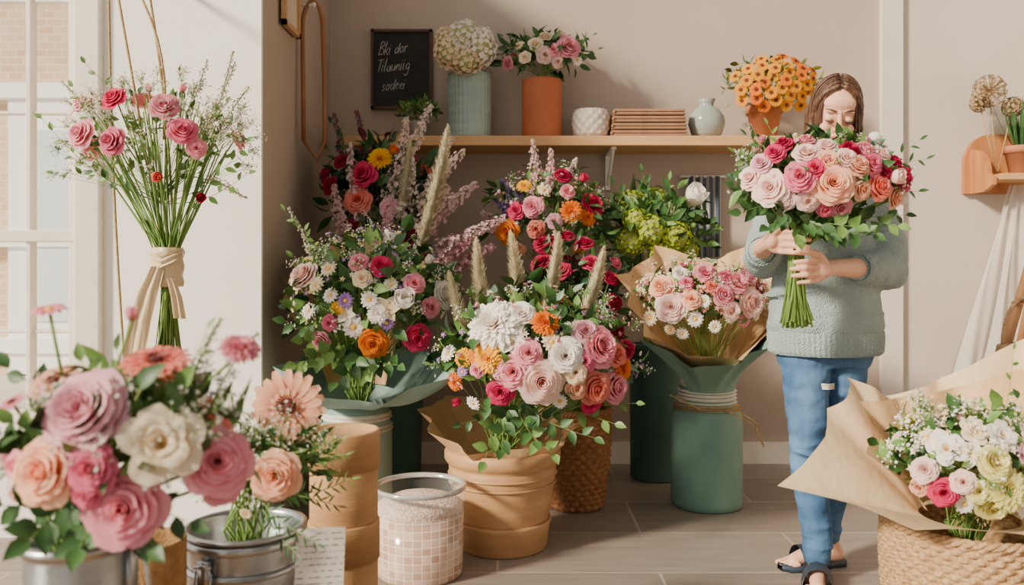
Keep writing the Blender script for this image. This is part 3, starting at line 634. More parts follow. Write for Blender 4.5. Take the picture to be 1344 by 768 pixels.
# ------------------------------------------------------------------ hanging bouquet
A=bouquet('hanging_bouquet','hanging bouquet of pink roses and airy stems tied with cream ribbon',(-1.16,2.75,1.41),1/400,(122,80,98),(-1.13,2.75,1.04),(-1.13,2.75,.64),
 [('rose','pink',-92,62,36),('rose','hot',-32,62,34),('rose','pink',34,50,38),('rose','dpink',58,20,38),('rose','pink',-68,16,40),('rose','dpink',-24,4,38),('rose','pink',74,-2,26),('rosebud','coral',30,-38,24),('rosebud','red',70,-60,22),('rosebud','blush',10,72,18),('rosebud','pink',48,74,16)],
 leaves=((70,.05,.022,0),(30,.05,.02,1)),gyp=95,gs=.0046,gcol='f0e6d2',back=3,nst=54,spread=1.2,flare=1.6,stemr=.0026,fs=1.04,
 sprigs=[(-80,110,9,.045,.022,0),(-95,80,9,.045,.022,0),(-135,40,8,.045,.025,0),(-120,-30,7,.04,.02,0),(100,60,9,.04,.02,0),(125,10,8,.05,.026,0),(128,-30,7,.045,.022,0),(40,100,8,.03,.014,0),(-110,0,7,.04,.02,1),(90,30,8,.045,.02,1)],
 spikes=[(20,-30,92,138,'bba4a6',.018,.2),(20,0,64,122,'c8b0b4',.018,0),(40,-40,112,92,'a8ad80',.018,.3),(-30,0,-136,98,'f4e6dc',.018,.2),(-30,-20,-60,98,'f4e6de',.016,.3),(40,-30,116,-60,'f0e5d0',.016,0),(30,-20,106,116,'c3ae9c',.016,-.2)],sps=.006)
SILK=mat('cream_silk','cfb68e','dfc9a4',6,rough=.38)
mb=MB()
mb.lathe([(.045,.06),(.053,.045),(.048,.02),(.051,0),(.046,-.03),(.052,-.05),(.048,-.068)],60,fn=lambda a,r,z:r*(1+.04*math.sin(7*a+z*90)))
def strap(mb,pts,w,sdv,mi=0,crinkle=.006):
    rows=[]
    for i,p in enumerate(pts):
        p=Vector(p);sd_=Vector(sdv).normalized(); ww=w[i] if isinstance(w,(list,tuple)) else w
        rows.append([p+sd_*ww*(k/8-.5)+V(0,-crinkle*math.sin(k*1.5+i*.5),0) for k in range(9)])
    mb.grid(rows,mi)
strap(mb,[(-.01,-.055,-.0),(-.035,-.065,-.08),(-.055,-.075,-.18),(-.075,-.07,-.3),(-.09,-.07,-.42)],[.045,.07,.075,.075,.075],(1,0,.1),crinkle=.008)
strap(mb,[(.03,-.05,-.04),(.05,-.05,-.1),(.062,-.05,-.17)],[.025,.035,.04],(1,.1,-.1))
strap(mb,[(-.04,-.04,.03),(0,-.058,.01),(.04,-.05,.03),(.06,-.03,.045)],[.03,.035,.035,.02],(0,0,1))
obj('ribbon',mb.mesh('ribbon',[SILK]),A,Vector((-1.13,2.75,1.04))-A.location)
mb=MB()
def hang(p0,p1,k): mb.tube([Vector(p0).lerp(Vector(p1),t)+V(k*math.sin(pi*t),0,0) for t in [i/10 for i in range(11)]],.0045,5)
hang((-1.33,2.76,2.12),(-1.16,2.78,1.1),.0);hang((-1.33,2.76,2.12),(-1.13,2.72,1.45),.07);hang((-1.24,2.8,2.12),(-1.12,2.78,1.1),.02);hang((-1.33,2.76,2.12),(-1.33,2.9,.55),-.015)
for v in mb.v: v-=A.location
obj('twine',mb.mesh('tw',[TWINE]),A)
mb=MB();mb.tube([V(-1.4,2.76,2.12),V(-1.15,2.76,2.12)],.01,8);mb.tube([V(-1.3,2.76,2.12),V(-1.3,3.2,2.12)],.01,8)
for v in mb.v: v-=V(-1.3,3.2,2.12)
obj('wall_peg',mb.mesh('peg',[WOOD]),None,(-1.3,3.2,2.12),'wooden wall peg with crossbar','peg')
# ------------------------------------------------------------------ wildflower bouquet + vase
fv=pot('banded_vase','pale grey green vase with white rope bands',(-.61,3.3,0),[(.125,0),(.137,.02),(.137,.38),(.13,.44),(.125,.50)],mat('sage_vase','7f9a93','93aca5',6,rough=.45))
mb=MB()
for z in (.40,.415,.445,.46): mb.lathe([(.128,z-.007),(.143-(z-.4)*.1,z),(.128,z+.007)],48)
obj('rope_band',mb.mesh('rb',[ROPEW]),fv)
bouquet('wildflower_bouquet','round mixed bouquet with white, orange, pink and lavender blooms',(-.545,3.28,.89),1/333,(108,85,98),(-.6,3.3,.55),(-.6,3.3,.35),
 [('tulip','white',50,5,42,(.2,-.8,.5)),('daisy','white',-10,-25,28),('daisy','yellow',-30,0,18),('daisy','cream',-60,28,22),('rose','orange',13,-45,38),('rose','hot',65,-40,34),('rose','pink',-53,-43,26),('peony','hot',22,50,28),('rose','pink',62,28,28),('peony','blush',-80,38,38),('carnation','white',98,14,36),('rose','pink',82,-2,26),
 ('daisy','cream',-45,48,22),('daisy','white',10,10,22),('daisy','white',-40,15,20),('chrysanthemum','white',20,-8,26),('rose','dpink',-40,-20,20),('daisy','white',35,28,18),('daisy','purple',-20,8,20),('daisy','purple',30,-20,18),('rose','cream',0,35,24),('lily','cream',30,-2,30),('peony','pink',-5,55,24),('daisy','white',-70,-5,20),('rosebud','white',75,55,20),('lily','white',-20,-8,24)],
 leaves=((210,.085,.045,0),(240,.085,.05,1),(70,.07,.035,2)),gyp=40,back=16,nst=15,spread=3,fl_tiny=170,tinycol=(COL['purple'],COL['white'],'faf0b4'),kmax=1.03,fs=1.06,
 sprigs=[(-100,-20,7,.08,.05,1,-.6),(-80,-70,7,.09,.06,0,-.9),(-30,-90,7,.09,.06,1,-1),(10,-80,7,.09,.06,0,-1),(-70,-40,6,.08,.06,0,-1),(-110,120,9,.05,.022,0,-.2),(-95,100,8,.05,.022,0,-.2),(-100,60,8,.06,.03,0,-.2),(45,-70,7,.08,.05,1,-1),(-10,-65,7,.09,.06,1,-1.1),(-50,-65,7,.09,.06,0,-1.1)],spikes=[(-60,20,-108,125,'e3e2cc',.012,-.1),(20,30,60,85,'d6c4e4',.014,.1)],sps=.008)
mb=MB();c=(-.61,3.3)
sheet(mb,(c[0],c[1],0),.12,.50,[(-.19,2.93,.655),(-.2,3.3,.66),(-.35,3.52,.68),(-.62,3.55,.7),(-.83,3.4,.68),(-.88,3.12,.665),(-.74,2.96,.575),(-.45,2.9,.56)],wav=.012,sd=5,pw=.8,fz=1.6)
mb.v=[v-V(-.61,3.3,.5) for v in mb.v]
E=obj('paper_collar',mb.mesh('fcol',[TEALP]),None,(-.61,3.3,.5),'muted teal paper collar around the bouquet','wrapping paper')
mb=MB();sheet(mb,(c[0],c[1]+.05,0),.12,.55,[(-.36,3.55,1.05),(-.55,3.62,1.15),(-.8,3.58,1.12),(-.9,3.45,1.06),(-.92,3.3,.9)],closed=False,wav=.01,sd=2)
mb.v=[v-V(-.61,3.35,.55) for v in mb.v]
obj('kraft_backing',mb.mesh('fkraft',[KRAFT]),None,(-.61,3.35,.55),'brown kraft paper sheet standing behind the bouquet','wrapping paper')
# ------------------------------------------------------------------ back-left arrangement
DG=mat('dark_green_bucket','3f6156','4c6d61',6,rough=.5); TG=mat('teal_vase','62877a','719487',5,rough=.4)
pot('green_bucket','tall dark green floral bucket',(-.54,3.84,0),[(.11,0),(.12,.01),(.135,.52),(.14,.525),(.14,.54),(.134,.545)],DG,cat='bucket')
bouquet('tall_arrangement','tall dark arrangement with magenta roses, blossom branches and dried grass',(-.60,3.84,1.33),1/289,(78,62,92),(-.54,3.84,.56),(-.54,3.84,.3),
 [('rose','hot',-14,30,36),('chrysanthemum','yellow',6,52,30),('rose','coral',-20,-2,34),('rose','hot',-72,36,24),('rose','mag',-60,18,24),('peony','mag',45,-50,30),('rose','mag',-30,-40,24),('peony','hot',-50,-70,26),('rose','mag',60,-80,30),('rose','mauve',20,-12,24),('rosebud','orange',22,60,18),('rose','mauve',80,-12,28),('peony','mag',-45,50,22)],
 leaves=((240,.095,.036,1),(160,.09,.035,0),(80,.07,.03,2)),greens=(G_DP,G_DK,G_RD),back=8,nst=30,spread=3,kmax=1.0,
 sprigs=[(-66,104,10,.06,.025,0,0),(-52,84,9,.06,.03,1,0),(-72,70,9,.05,.025,1,0)],
 spikes=[(10,-30,70,122,'fae8e2',.034,-.6),(0,-40,38,106,'fae6e0',.03,-.5),(40,-60,128,20,'f8dcdc',.036,-.7),(30,-40,112,64,'fae8e2',.034,-.6),(50,-90,165,-24,'f6d4d8',.036,-.7),(-10,-40,-34,122,'8f5570',.022,.1),(-20,-40,-64,118,'95607a',.022,.1),(0,-70,20,0,'f4ccd2',.03,-1.0),(50,-100,120,-52,'efb6c6',.034,-.8),(15,-50,50,50,'fbeee8',.03,-.95),(35,-60,92,16,'f8e0de',.034,-.9),(-30,-70,-50,16,'f4d2d6',.026,-1.0),(80,-100,150,-60,'f2c0cc',.032,-.6),(60,-40,96,80,'fae8e2',.028,-.5),(0,-60,-30,70,'f6dcdc',.022,-.9)],
 plumes=[(56,-66,112,84,.075,-1.15,.05,.12),(30,-30,56,72,.055,-.95,.05,.1)],sps=.0125)
# ------------------------------------------------------------------ back stand + bright bouquet
BT=bpy.data.objects.new('plant_stand',None);link(BT);BT.location=(.15,3.98,0);BT['label']='wooden plant stand behind the bouquets';BT['category']='stand'
boxobj('top',(-.12,3.83,.73),(.42,4.13,.76),TW,parent=BT)
for x in (-.09,.39):
    for y in (3.86,4.1): boxobj('leg',(x-.02,y-.02,0),(x+.02,y+.02,.73),TW,parent=BT)
hb=bucket('zinc_pot','ribbed zinc pot holding a bright mixed bouquet',(.15,3.96,.76),.1,.125,.24)
bouquet('bright_bouquet','bright bouquet of orange, magenta and coral roses with pink blossom spikes',(.16,3.92,1.27),1/282,(80,62,66),(.15,3.96,1.0),(.15,3.96,.82),
 [('rose','orange',-52,-22,32),('rose','hot',-2,-40,30),('peony','pink',-20,8,28),('rose','mag',20,50,24),('peony','mag',58,12,30),('marigold','orange',30,2,30),('marigold','orange',52,-4,24),('rose','hot',-40,4,24),('rose','coral',-15,-20,24),('marigold','amber',42,-42,22),('chrysanthemum','yellow',-30,36,20),('rose','mauve',8,-10,20),('rosebud','hot',45,45,20),('daisy','cream',15,-25,18),('daisy','cream',-5,32,18),('rose','peach',-38,-45,22),('carnation','pink',25,28,20)],
 leaves=((230,.08,.03,1),(150,.07,.03,0)),back=12,nst=14,spread=3,fl_tiny=110,tinycol=('f8e8b4',COL['pink'],COL['white']),gyp=16,kmax=1.05,fs=1.06,
 spikes=[(-10,0,-18,98,'f6d8da',.026,-.2),(-5,0,5,85,'f4d0d4',.024,-.3),(-30,0,-60,45,'a892cc',.026,-.3),(-30,-10,-66,20,'ac96ce',.024,-.3),(0,10,40,75,'f6e4e0',.02,0),(-40,-20,-76,-20,'f2d0d2',.026,-.4),(-40,-30,-85,5,'f4d8d8',.024,0)],sps=.011)
def wicker(name,label,loc,r0,r1,h,rows,cols,m,cat='basket',rim=.012,amp=1):
    E=bpy.data.objects.new(name,None);link(E);E.location=loc;E['label']=label;E['category']=cat
    mb=MB();pr=[(.001,.005),(r0,.003)];n=rows*5
    for i in range(n+1):
        t=i/n; r=r0+(r1-r0)*math.sin(t*pi*.62)/math.sin(pi*.62)
        pr.append((r,.005+h*t))
    def fn(a,r,z):
        t=(z-.005)/h*rows; k=int(t); return r+amp*(0.006*math.sin(cols*a+pi*(k%2))+.006*math.sin(pi*(t-k))) if r>.01 else r
    mb.lathe(pr+[(pr[-1][0]-.016,h),(r0-.016,.02),(.001,.02)],cols*8,fn=fn); obj('woven_body',mb.mesh('wick',[m]),E)
    mb=MB()
    for s in range(3):
        pts=[]
        for i in range(181):
            a=2*pi*i/180; o=s*2*pi/3; rr=pr[-1][0]+rim*.6*math.cos(a*20+o); pts.append(V(rr*math.cos(a),rr*math.sin(a),h+.008+rim*.6*math.sin(a*20+o)))
        mb.tube(pts,rim*.7,6)
    obj('braided_rim',mb.mesh('rim',[m]),E)
    return E
WK=mat('wicker_brown','7c4f2c','a07046',70,rough=.7,bump=.4,bscale=200); WKL=mat('wicker_light','9c7650','cba87c',90,rough=.7,bump=.5,bscale=260)
wicker('wicker_basket','brown woven wicker basket of dark red flowers',(.275,3.62,0),.115,.145,.41,18,20,WK,amp=.85)
bouquet('crimson_bouquet','dark foliage bouquet of crimson and magenta roses',(.27,3.66,.82),1/302,(66,55,105),(.275,3.63,.42),(.275,3.63,.1),
 [('peony','mag',-45,70,28),('rose','mag',-40,95,28),('rose','mag',-10,105,24),('rose','mag',12,95,24),('rose','mag',50,20,24),('rose','mag',46,50,22),('rose','mag',30,0,24),('rose','mag',-20,60,26),('rose','dpink',55,70,20),('rose','hot',20,70,24),('rose','mag',55,-20,22)],
 leaves=((260,.09,.04,1),(150,.08,.035,0),(40,.07,.03,2)),greens=(G_DP,G_DK,G_RD),back=12,nst=16,spread=3,kmax=1.02)
pot('green_bucket','dark green floral bucket holding lime hydrangea',(.70,4.1,0),[(.115,0),(.12,.01),(.125,.63),(.131,.635),(.131,.65),(.124,.655)],DG,cat='bucket')
bouquet('lime_hydrangea_bouquet','lime green hydrangea bouquet with a white rose and dark leaves',(.69,4.06,1.2),1/268,(72,52,58),(.70,4.1,.68),(.70,4.1,.3),
 [('hydrangea','lime',-12,0,38),('hydrangea','lime',22,-8,34),('hydrangea','lime',-38,-14,32),('hydrangea','lime',4,-30,34),('tulip','white',46,40,44,(.3,-.7,.7)),('hydrangea','lime',38,-26,26),('hydrangea','lime',-32,14,28)],
 leaves=((170,.11,.04,1),(140,.1,.035,0)),back=4,nst=26,spread=3,kmax=1.05,
 sprigs=[(-55,60,8,.07,.035,1),(-20,75,8,.07,.03,1),(15,65,8,.07,.03,0),(68,10,8,.07,.035,1),(-70,20,8,.07,.035,1),(-80,-10,8,.07,.03,0),(20,30,8,.08,.035,1,-1),(-15,35,8,.08,.035,1,-1),(60,-40,8,.08,.035,1,-.8),(-60,-40,8,.08,.035,1,-.8)])
m,nt,b=newmat('striped_cloth');N=nt.nodes;L=nt.links
tc=N.new('ShaderNodeTexCoord');wv=N.new('ShaderNodeTexWave');wv.bands_direction='X';wv.inputs['Scale'].default_value=9
cr=N.new('ShaderNodeValToRGB');cr.color_ramp.interpolation='CONSTANT';cr.color_ramp.elements[0].color=lin('4b5766');cr.color_ramp.elements[1].position=.72;cr.color_ramp.elements[1].color=lin('a9a49c')
L.new(tc.outputs['Object'],wv.inputs['Vector']);L.new(wv.outputs['Fac'],cr.inputs[0]);L.new(cr.outputs[0],b.inputs['Base Color']);b.inputs['Roughness'].default_value=.9
TO=bpy.data.objects.new('striped_towel',None);link(TO);TO.location=(1.0,4.37,1.50);TO['label']='blue grey striped towel hanging from a wall rail';TO['category']='towel'
mb=MB();rows=[[V(-.09+.18*i/24,-.012+.012*math.sin(i*1.1),-.42*j/8) for i in range(25)] for j in range(9)];mb.grid(rows);obj('fabric',mb.mesh('towel',[m]),TO)
mb=MB();mb.tube([V(-.12,0.028,0),V(-.12,0,0),V(.12,0,0),V(.12,.028,0)],.007,8);obj('rail',mb.mesh('rail',[WM]),TO)
# ------------------------------------------------------------------ teal vase + wrapped bouquet
kv=pot('teal_vase','tall muted teal vase tied with twine and ribbon',(.845,3.64,0),[(.14,0),(.15,.008),(.153,.03),(.153,.36),(.147,.40),(.125,.445),(.115,.47),(.118,.52)],TG)
mb=MB()
for z in (.452,.468,.484,.50): mb.lathe([(.112,z-.008),(.129,z),(.112,z+.008)],48)
obj('ribbon_band',mb.mesh('kb',[ROPEW]),kv)
mb=MB()
for z in (.432,.424,.44): mb.lathe([(.125,z-.004),(.142-(z-.432)*.6,z),(.125,z+.004)],48)
mb.tube([V(-.05,-.13,.432),V(-.12,-.16,.47),V(-.19,-.15,.50)],.0035,5)
mb.tube([V(.05,-.13,.432),V(.12,-.14,.40),V(.17,-.14,.37),V(.21,-.13,.28)],.0035,5);mb.tube([V(.05,-.13,.432),V(.1,-.15,.43),V(.15,-.15,.40),V(.19,-.14,.36)],.0035,5)
obj('twine_tie',mb.mesh('kt',[TWINE]),kv)
bouquet('wrapped_bouquet','wrapped bouquet of blush and pink blooms with tiny daisies',(.775,3.5,.875),1/314,(88,62,60),(.84,3.62,.54),(.84,3.62,.3),
 [('rose','blush',-45,0,38),('carnation','peach',-55,25,30),('rose','pink',20,15,28),('peony','pink',40,30,30),('carnation','blush',60,5,34),('rose','dpink',-25,30,18),('carnation','pink',0,43,26),('carnation','pink',80,20,28),('daisy','white',-15,-15,20),('daisy','cream',-70,-15,20),('daisy','white',10,-25,16),('daisy','white',-30,-35,16),('daisy','white',30,-12,16),('daisy','pink',50,-18,18),('rose','dpink',25,38,20),('daisy','white',-5,8,16),('carnation','white',-30,42,20),('rose','coral',5,25,18),('daisy','white',68,-12,14),('carnation','mauve',60,38,24),('daisy','cream',-45,-30,14),('rose','peach',-20,10,24),('carnation','blush',30,-4,24)],
 leaves=((160,.06,.03,0),(120,.06,.03,1)),gyp=36,back=10,nst=14,spread=2,fl_tiny=190,tinycol=(COL['white'],'faf4d6',COL['pink']),kmax=.98)
KW=bpy.data.objects.new('bouquet_wrap',None);link(KW);KW.location=(.84,3.64,.5);KW['label']='brown kraft paper with muted teal outer wrap around bouquet';KW['category']='wrapping paper'
mb=MB();sheet(mb,(.84,3.62,0),.09,.53,[(.46,3.35,.88),(.43,3.5,1.0),(.52,3.7,1.02),(.65,3.8,1.13),(.9,3.78,1.05),(1.03,3.72,1.12),(1.12,3.55,.98),(1.1,3.4,.86)],closed=False,wav=.008,sd=4)
sheet(mb,(.84,3.62,0),.1,.56,[(1.15,3.5,.84),(1.1,3.38,.80),(.9,3.28,.66)],closed=False,wav=.006,sd=9)
sheet(mb,(.84,3.62,0),.1,.56,[(.46,3.42,.86),(.52,3.3,.76),(.68,3.25,.69),(.9,3.27,.67)],closed=False,wav=.006,sd=10)
mb.v=[v-KW.location for v in mb.v];obj('kraft_sheet',mb.mesh('kk',[KRAFT]),KW)
mb=MB();sheet(mb,(.845,3.63,0),.115,.5,[(.5,3.36,.75),(.7,3.27,.64),(.86,3.25,.65),(1.02,3.3,.72),(1.13,3.42,.81),(1.14,3.6,.9)],closed=False,wav=.01,sd=6)
mb.v=[v-KW.location for v in mb.v];obj('teal_sheet',mb.mesh('kt2',[mat('teal_paper2','6b8f82','7ea093',6,rough=.65,bump=.2,bscale=20)]),KW)
# ------------------------------------------------------------------ right foreground basket
wicker('wicker_basket','light woven wicker basket holding a paper wrapped bouquet',(1.205,2.2,0),.185,.215,.365,24,36,WKL,amp=.75,rim=.010)
hbk=wicker('small_wicker_basket','small light woven basket with arched handle',(1.36,1.86,0),.08,.10,.24,14,18,WKL,rim=.008,amp=.7)
mb=MB()
for s in range(3): mb.tube([V((.10+.006*math.cos(i*.9+s*2))*math.cos(pi*i/30),.006*math.sin(i*.9+s*2),.24+(.1+.006*math.sin(i*.9+s*2))*math.sin(pi*i/30)) for i in range(31)],.007,6)
obj('handle',mb.mesh('bh',[WKL]),hbk)
bouquet('paper_wrapped_bouquet','bouquet of cream lilies, pale yellow blooms and pink roses in paper',(1.15,2.13,.55),1/510,(110,92,70),(1.2,2.2,.36),(1.2,2.2,.14),
 [('magnolia','white',-58,30,42),('chrysanthemum','lemon',5,-14,54,(.1,-1,.2)),('carnation','lemon',-10,18,42),('lily','white',-34,26,36),('peony','mauve',44,22,44),('rose','blush',72,-38,48,(.3,-1,.1)),('rose','hot',-62,-24,36),('carnation','blush',-82,2,32),('rose','blush',-46,-8,30),('lily','white',62,-8,50,(.2,-1,.3)),('lily','white',88,18,46),('carnation','lemon',-4,-40,40),('magnolia','white',10,46,38),('magnolia','cream',-20,50,36),('peony','pink',92,-32,40),('daisy','white',-36,-40,24),('rose','blush',52,44,28),('lily','white',32,-34,40),('carnation','lemon',-28,-18,30),('rose','pink',92,40,28),('daisy','cream',-72,40,20),('rose','peach',-84,-22,24)],
 leaves=((160,.055,.028,0),(170,.055,.03,1)),gyp=40,back=6,nst=10,spread=3,fl_tiny=50,tinycol=(COL['white'],'faf4d6'),kmax=1.02,fs=1.04,
 sprigs=[(80,140,8,.03,.014,0,.3),(90,90,7,.04,.03,1,.1),(-76,66,8,.03,.015,0,-.3)],spikes=[(-40,20,-72,84,'fcf8ea',.022,0),(-20,20,-52,88,'fcf8ea',.02,.2)],sps=.006)
MW=bpy.data.objects.new('bouquet_wrap',None);link(MW);MW.location=(1.2,2.2,.4);MW['label']='wide light kraft paper wrap spread over a wicker basket';MW['category']='wrapping paper'
mb=MB();sheet(mb,(1.2,2.2,0),.12,.385,[(.95,1.975,.42),(.68,2.16,.475),(.89,2.36,.64),(.98,2.46,.715),(1.12,2.52,.65),(1.3,2.54,.70),(1.53,2.5,.825),(1.58,2.3,.73),(1.6,2.05,.5),(1.45,1.95,.43),(1.2,1.95,.415)],wav=.004,sd=11,pw=1.0,sub=8)
mb.v=[v-MW.location for v in mb.v];obj('kraft_sheet',mb.mesh('mk',[KRAFTL]),MW)
mb=MB();sheet(mb,(1.2,2.2,0),.11,.40,[(.93,2.2,.55),(.98,2.36,.66),(1.1,2.42,.66),(1.3,2.44,.69),(1.45,2.38,.75),(1.5,2.2,.6)],closed=False,wav=.005,sd=12)
mb.v=[v-MW.location for v in mb.v];obj('inner_sheet',mb.mesh('mk2',[KRAFT]),MW)
# ------------------------------------------------------------------ right wall things
sh=bpy.data.objects.new('corner_shelf',None);link(sh);sh.location=(2.5,4.3,1.5);sh['label']='small wooden shelf with rounded back panel on wall';sh['category']='shelf'
boxobj('board',(2.43,4.15,1.465),(3.0,4.38,1.495),WOOD,parent=sh)
OW=mat('orange_wood','a8693a','bf824e',4,rough=.5,stretch=(6,6,1))
mb=MB();pr=[(2.36,1.41),(2.36,1.57)]+[(2.50-.14*math.cos(pi/2*i/8),1.57+.15*math.sin(pi/2*i/8)) for i in range(1,9)]+[(3.0,1.72),(3.0,1.41)]
n=len(pr);vs=[V(x-2.5,.07,z-1.5) for x,z in pr]+[V(x-2.5,.098,z-1.5) for x,z in pr]
mb.add(vs,[tuple(range(n)),tuple(range(2*n-1,n-1,-1))]+[(i,i+n,(i+1)%n+n,(i+1)%n) for i in range(n)])
obj('back_panel',mb.mesh('sp',[OW],False),sh)
mb=MB();pr=[(.08,-.09),(.08,.14)]+[(.08-.17*math.sin(pi/2*i/8),.14-.14*(1-math.cos(pi/2*i/8))) for i in range(1,9)]+[(-.13,-.02),(-.13,-.06),(-.05,-.09)]
n=len(pr);vs=[V(-.11,y,z) for y,z in pr]+[V(-.088,y,z) for y,z in pr]
mb.add(vs,[tuple(range(n)),tuple(range(2*n-1,n-1,-1))]+[(i,i+n,(i+1)%n+n,(i+1)%n) for i in range(n)])
obj('side_panel',mb.mesh('sp2',[OW],False),sh)
pot('clay_pot','terracotta pot with spiky green plant on small shelf',(2.58,4.25,1.495),[(.05,0),(.072,.11),(.08,.11),(.082,.14),(.078,.145)],mat('clay2','b0714e','c0825e',8,rough=.8),cat='pot')
sb=MB()
for i in range(46):
    a=R.random()*6.28;r=R.uniform(.02,.11); sb.leaf(V(.02*math.cos(a),.02*math.sin(a),0),V(r*math.cos(a),r*math.sin(a),R.uniform(.13,.26)),V(math.cos(a),math.sin(a),.3),R.uniform(.15,.3),.014,0,.12,6)
obj('spiky_plant',sb.mesh('spiky',[G_DK]),None,(2.58,4.25,1.62),'spiky green grass like plant in terracotta pot','plant')
E=bpy.data.objects.new('dried_allium',None);link(E);E.location=(2.46,4.25,1.5);E['label']='dried brown allium seed heads on thin stems';E['category']='dried flowers'
for x,z,r in ((-.04,.42,.08),(.08,.34,.05),(-.09,.36,.045)):
    mb=MB();mb.tube([V(0,0,0),V(x,0,z)],.003,5,0)
    for i in range(170):
        d=rdir(); mb.tube([V(x,0,z),V(x,0,z)+d*r],.0012,3,0,False); floret(mb,V(x,0,z)+d*r,d,.01,1)
    obj('seed_head',mb.mesh('sh',[TWINE,mat('drybrown','9c8060','bda17c',30)]),E)
CL,nt,b=newmat('sheer_cloth');N=nt.nodes;L=nt.links
no=N.new('ShaderNodeTexNoise');no.inputs['Scale'].default_value=5;cr=N.new('ShaderNodeValToRGB');cr.color_ramp.elements[0].color=lin('c4bbb0');cr.color_ramp.elements[1].color=lin('d6cec4')
L.new(no.outputs['Fac'],cr.inputs[0]);L.new(cr.outputs[0],b.inputs['Base Color']);b.inputs['Roughness'].default_value=.9
tp=N.new('ShaderNodeBsdfTransparent');mx=N.new('ShaderNodeMixShader');mx.inputs[0].default_value=.68
L.new(tp.outputs[0],mx.inputs[1]);L.new(b.outputs[0],mx.inputs[2]);L.new(mx.outputs[0],N['Material Output'].inputs['Surface'])
mb=MB();rows=[]
for j in range(25):
    t=j/24; row=[]
    for i in range(61):
        s=i/60; w=.09+.40*t**.9; x=-.02+(s-.5)*w-.14*t+.01*math.sin(s*17+t*5); y=.016*(.3+t)*(math.sin(s*21+t*1.5)+.6*math.sin(s*37+2-t*2)+.4*math.sin(s*9))
        row.append(V(x,y-.03*t,-1.12*t+.03*math.sin(s*5)*t))
    rows.append(row)
mb.grid(rows);obj('hanging_garment',mb.mesh('cloth',[CL]),None,(2.62,4.3,1.45),'sheer grey beige linen garment hanging from the shelf','garment')
ez=bpy.data.objects.new('wooden_easel',None);link(ez);ez.location=(2.28,3.5,0);ez['label']='wooden folding easel stand';ez['category']='easel'
mb=MB();mb.tube([V(-.42,0,0),V(-.02,.06,1.25)],.02,8);mb.tube([V(.42,0,0),V(.02,.06,1.25)],.02,8);mb.tube([V(0,.5,0),V(0,.08,1.2)],.018,8);mb.tube([V(-.2,.03,.7),V(.2,.03,.7)],.016,8);mb.tube([V(-.13,.04,.92),V(.13,.04,.92)],.014,8)
mb.tube([V(-.17,.03,.88),V(-.17,-.07,.90)],.008,8)
obj('frame',mb.mesh('ez',[mat('easel_wood','8a5f38','a5784e',4,rough=.55)]),ez)
bg=bpy.data.objects.new('woven_bag',None);link(bg);bg.location=(2.11,3.45,.385);bg['label']='tan woven tote bag hanging from the easel';bg['category']='bag'
mb=MB();mb.lathe([(.001,0),(.12,0),(.14,.02),(.13,.26),(.11,.33),(.1,.33),(.12,.02),(.001,.02)],60,sx=1,sy=.3,fn=lambda a,r,z:r*(1+.03*math.sin(24*a)*math.sin(z*200)));obj('body',mb.mesh('bagb',[WKL]),bg)
mb=MB();mb.tube([V(.09*math.cos(pi*i/12),0,.32+.2*math.sin(pi*i/12)) for i in range(13)],.008,6);obj('handle',mb.mesh('bagh',[WKL]),bg)
# ------------------------------------------------------------------ WOMAN
W=bpy.data.objects.new('person',None);link(W);W.location=(1.05,2.8,0)
W['label']='woman in grey blue knit sweater and blue jeans holding a bouquet';W['category']='person'
O=W.location
def remeshed(name,mb,m,vox,it,disp=0,dscale=.1,label=None,par=W):
    mb.v=[Vector(v)-O for v in mb.v]
    o=obj(name,mb.mesh(name,[m]),par,label=label)
    r=o.modifiers.new('r','REMESH');r.mode='VOXEL';r.voxel_size=vox;r.use_smooth_shade=True
    s=o.modifiers.new('s','SMOOTH');s.factor=.5;s.iterations=it
    for ds,sc in ([(disp,dscale)] if not isinstance(disp,list) else disp):
        if ds:
            t=bpy.data.textures.new(name,'CLOUDS');t.noise_scale=sc;d=o.modifiers.new('d','DISPLACE');d.texture=t;d.strength=ds;d.mid_level=.5
    return o
def loft(mb,rings,seg=28):
    rows=[]
    for (c,rx,ry,tx) in rings:
        rows.append([V(c[0]+rx*math.cos(2*pi*k/seg),c[1]+ry*math.sin(2*pi*k/seg),c[2]+tx*math.cos(2*pi*k/seg)) for k in range(seg)])
    o=len(mb.v);mb.grid(rows,0,wrap=True);mb.f.append(tuple(o+k for k in range(seg))[::-1]);mb.m.append(0);e=o+(len(rows)-1)*seg;mb.f.append(tuple(e+k for k in range(seg)));mb.m.append(0)
SKIN=mat('skin','dca487','e8b598',9,rough=.5,spec=.35)
SKIN.node_tree.nodes['Principled BSDF'].inputs['Subsurface Weight'].default_value=.08
SKIN.node_tree.nodes['Principled BSDF'].inputs['Subsurface Scale'].default_value=.012
HC=V(1.045,2.71,1.525);KS=.93
HM=(Matrix.Rotation(math.radians(-12),3,'Z')@Matrix.Rotation(math.radians(20),3,'X')@Matrix.Rotation(math.radians(6),3,'Y'))*KS
def H(x,y,z): return HC+HM@V(x,y,z)
b_=MB()
b_.ell(H(0,.005,.02),(.070,.086,.1),HM,28);b_.ell(H(0,-.018,-.045),(.054,.062,.068),HM,24);b_.ell(H(0,-.05,-.088),(.022,.022,.02),HM,12)
b_.ell(H(0,-.050,.05),(.054,.032,.036),HM,16)
b_.chain([H(0,-.080,.022),H(0,-.096,-.005),H(0,-.111,-.028)],[.007,.0085,.011],10);b_.ell(H(.012,-.098,-.031),.0078,None,8);b_.ell(H(-.012,-.098,-.031),.0078,None,8)
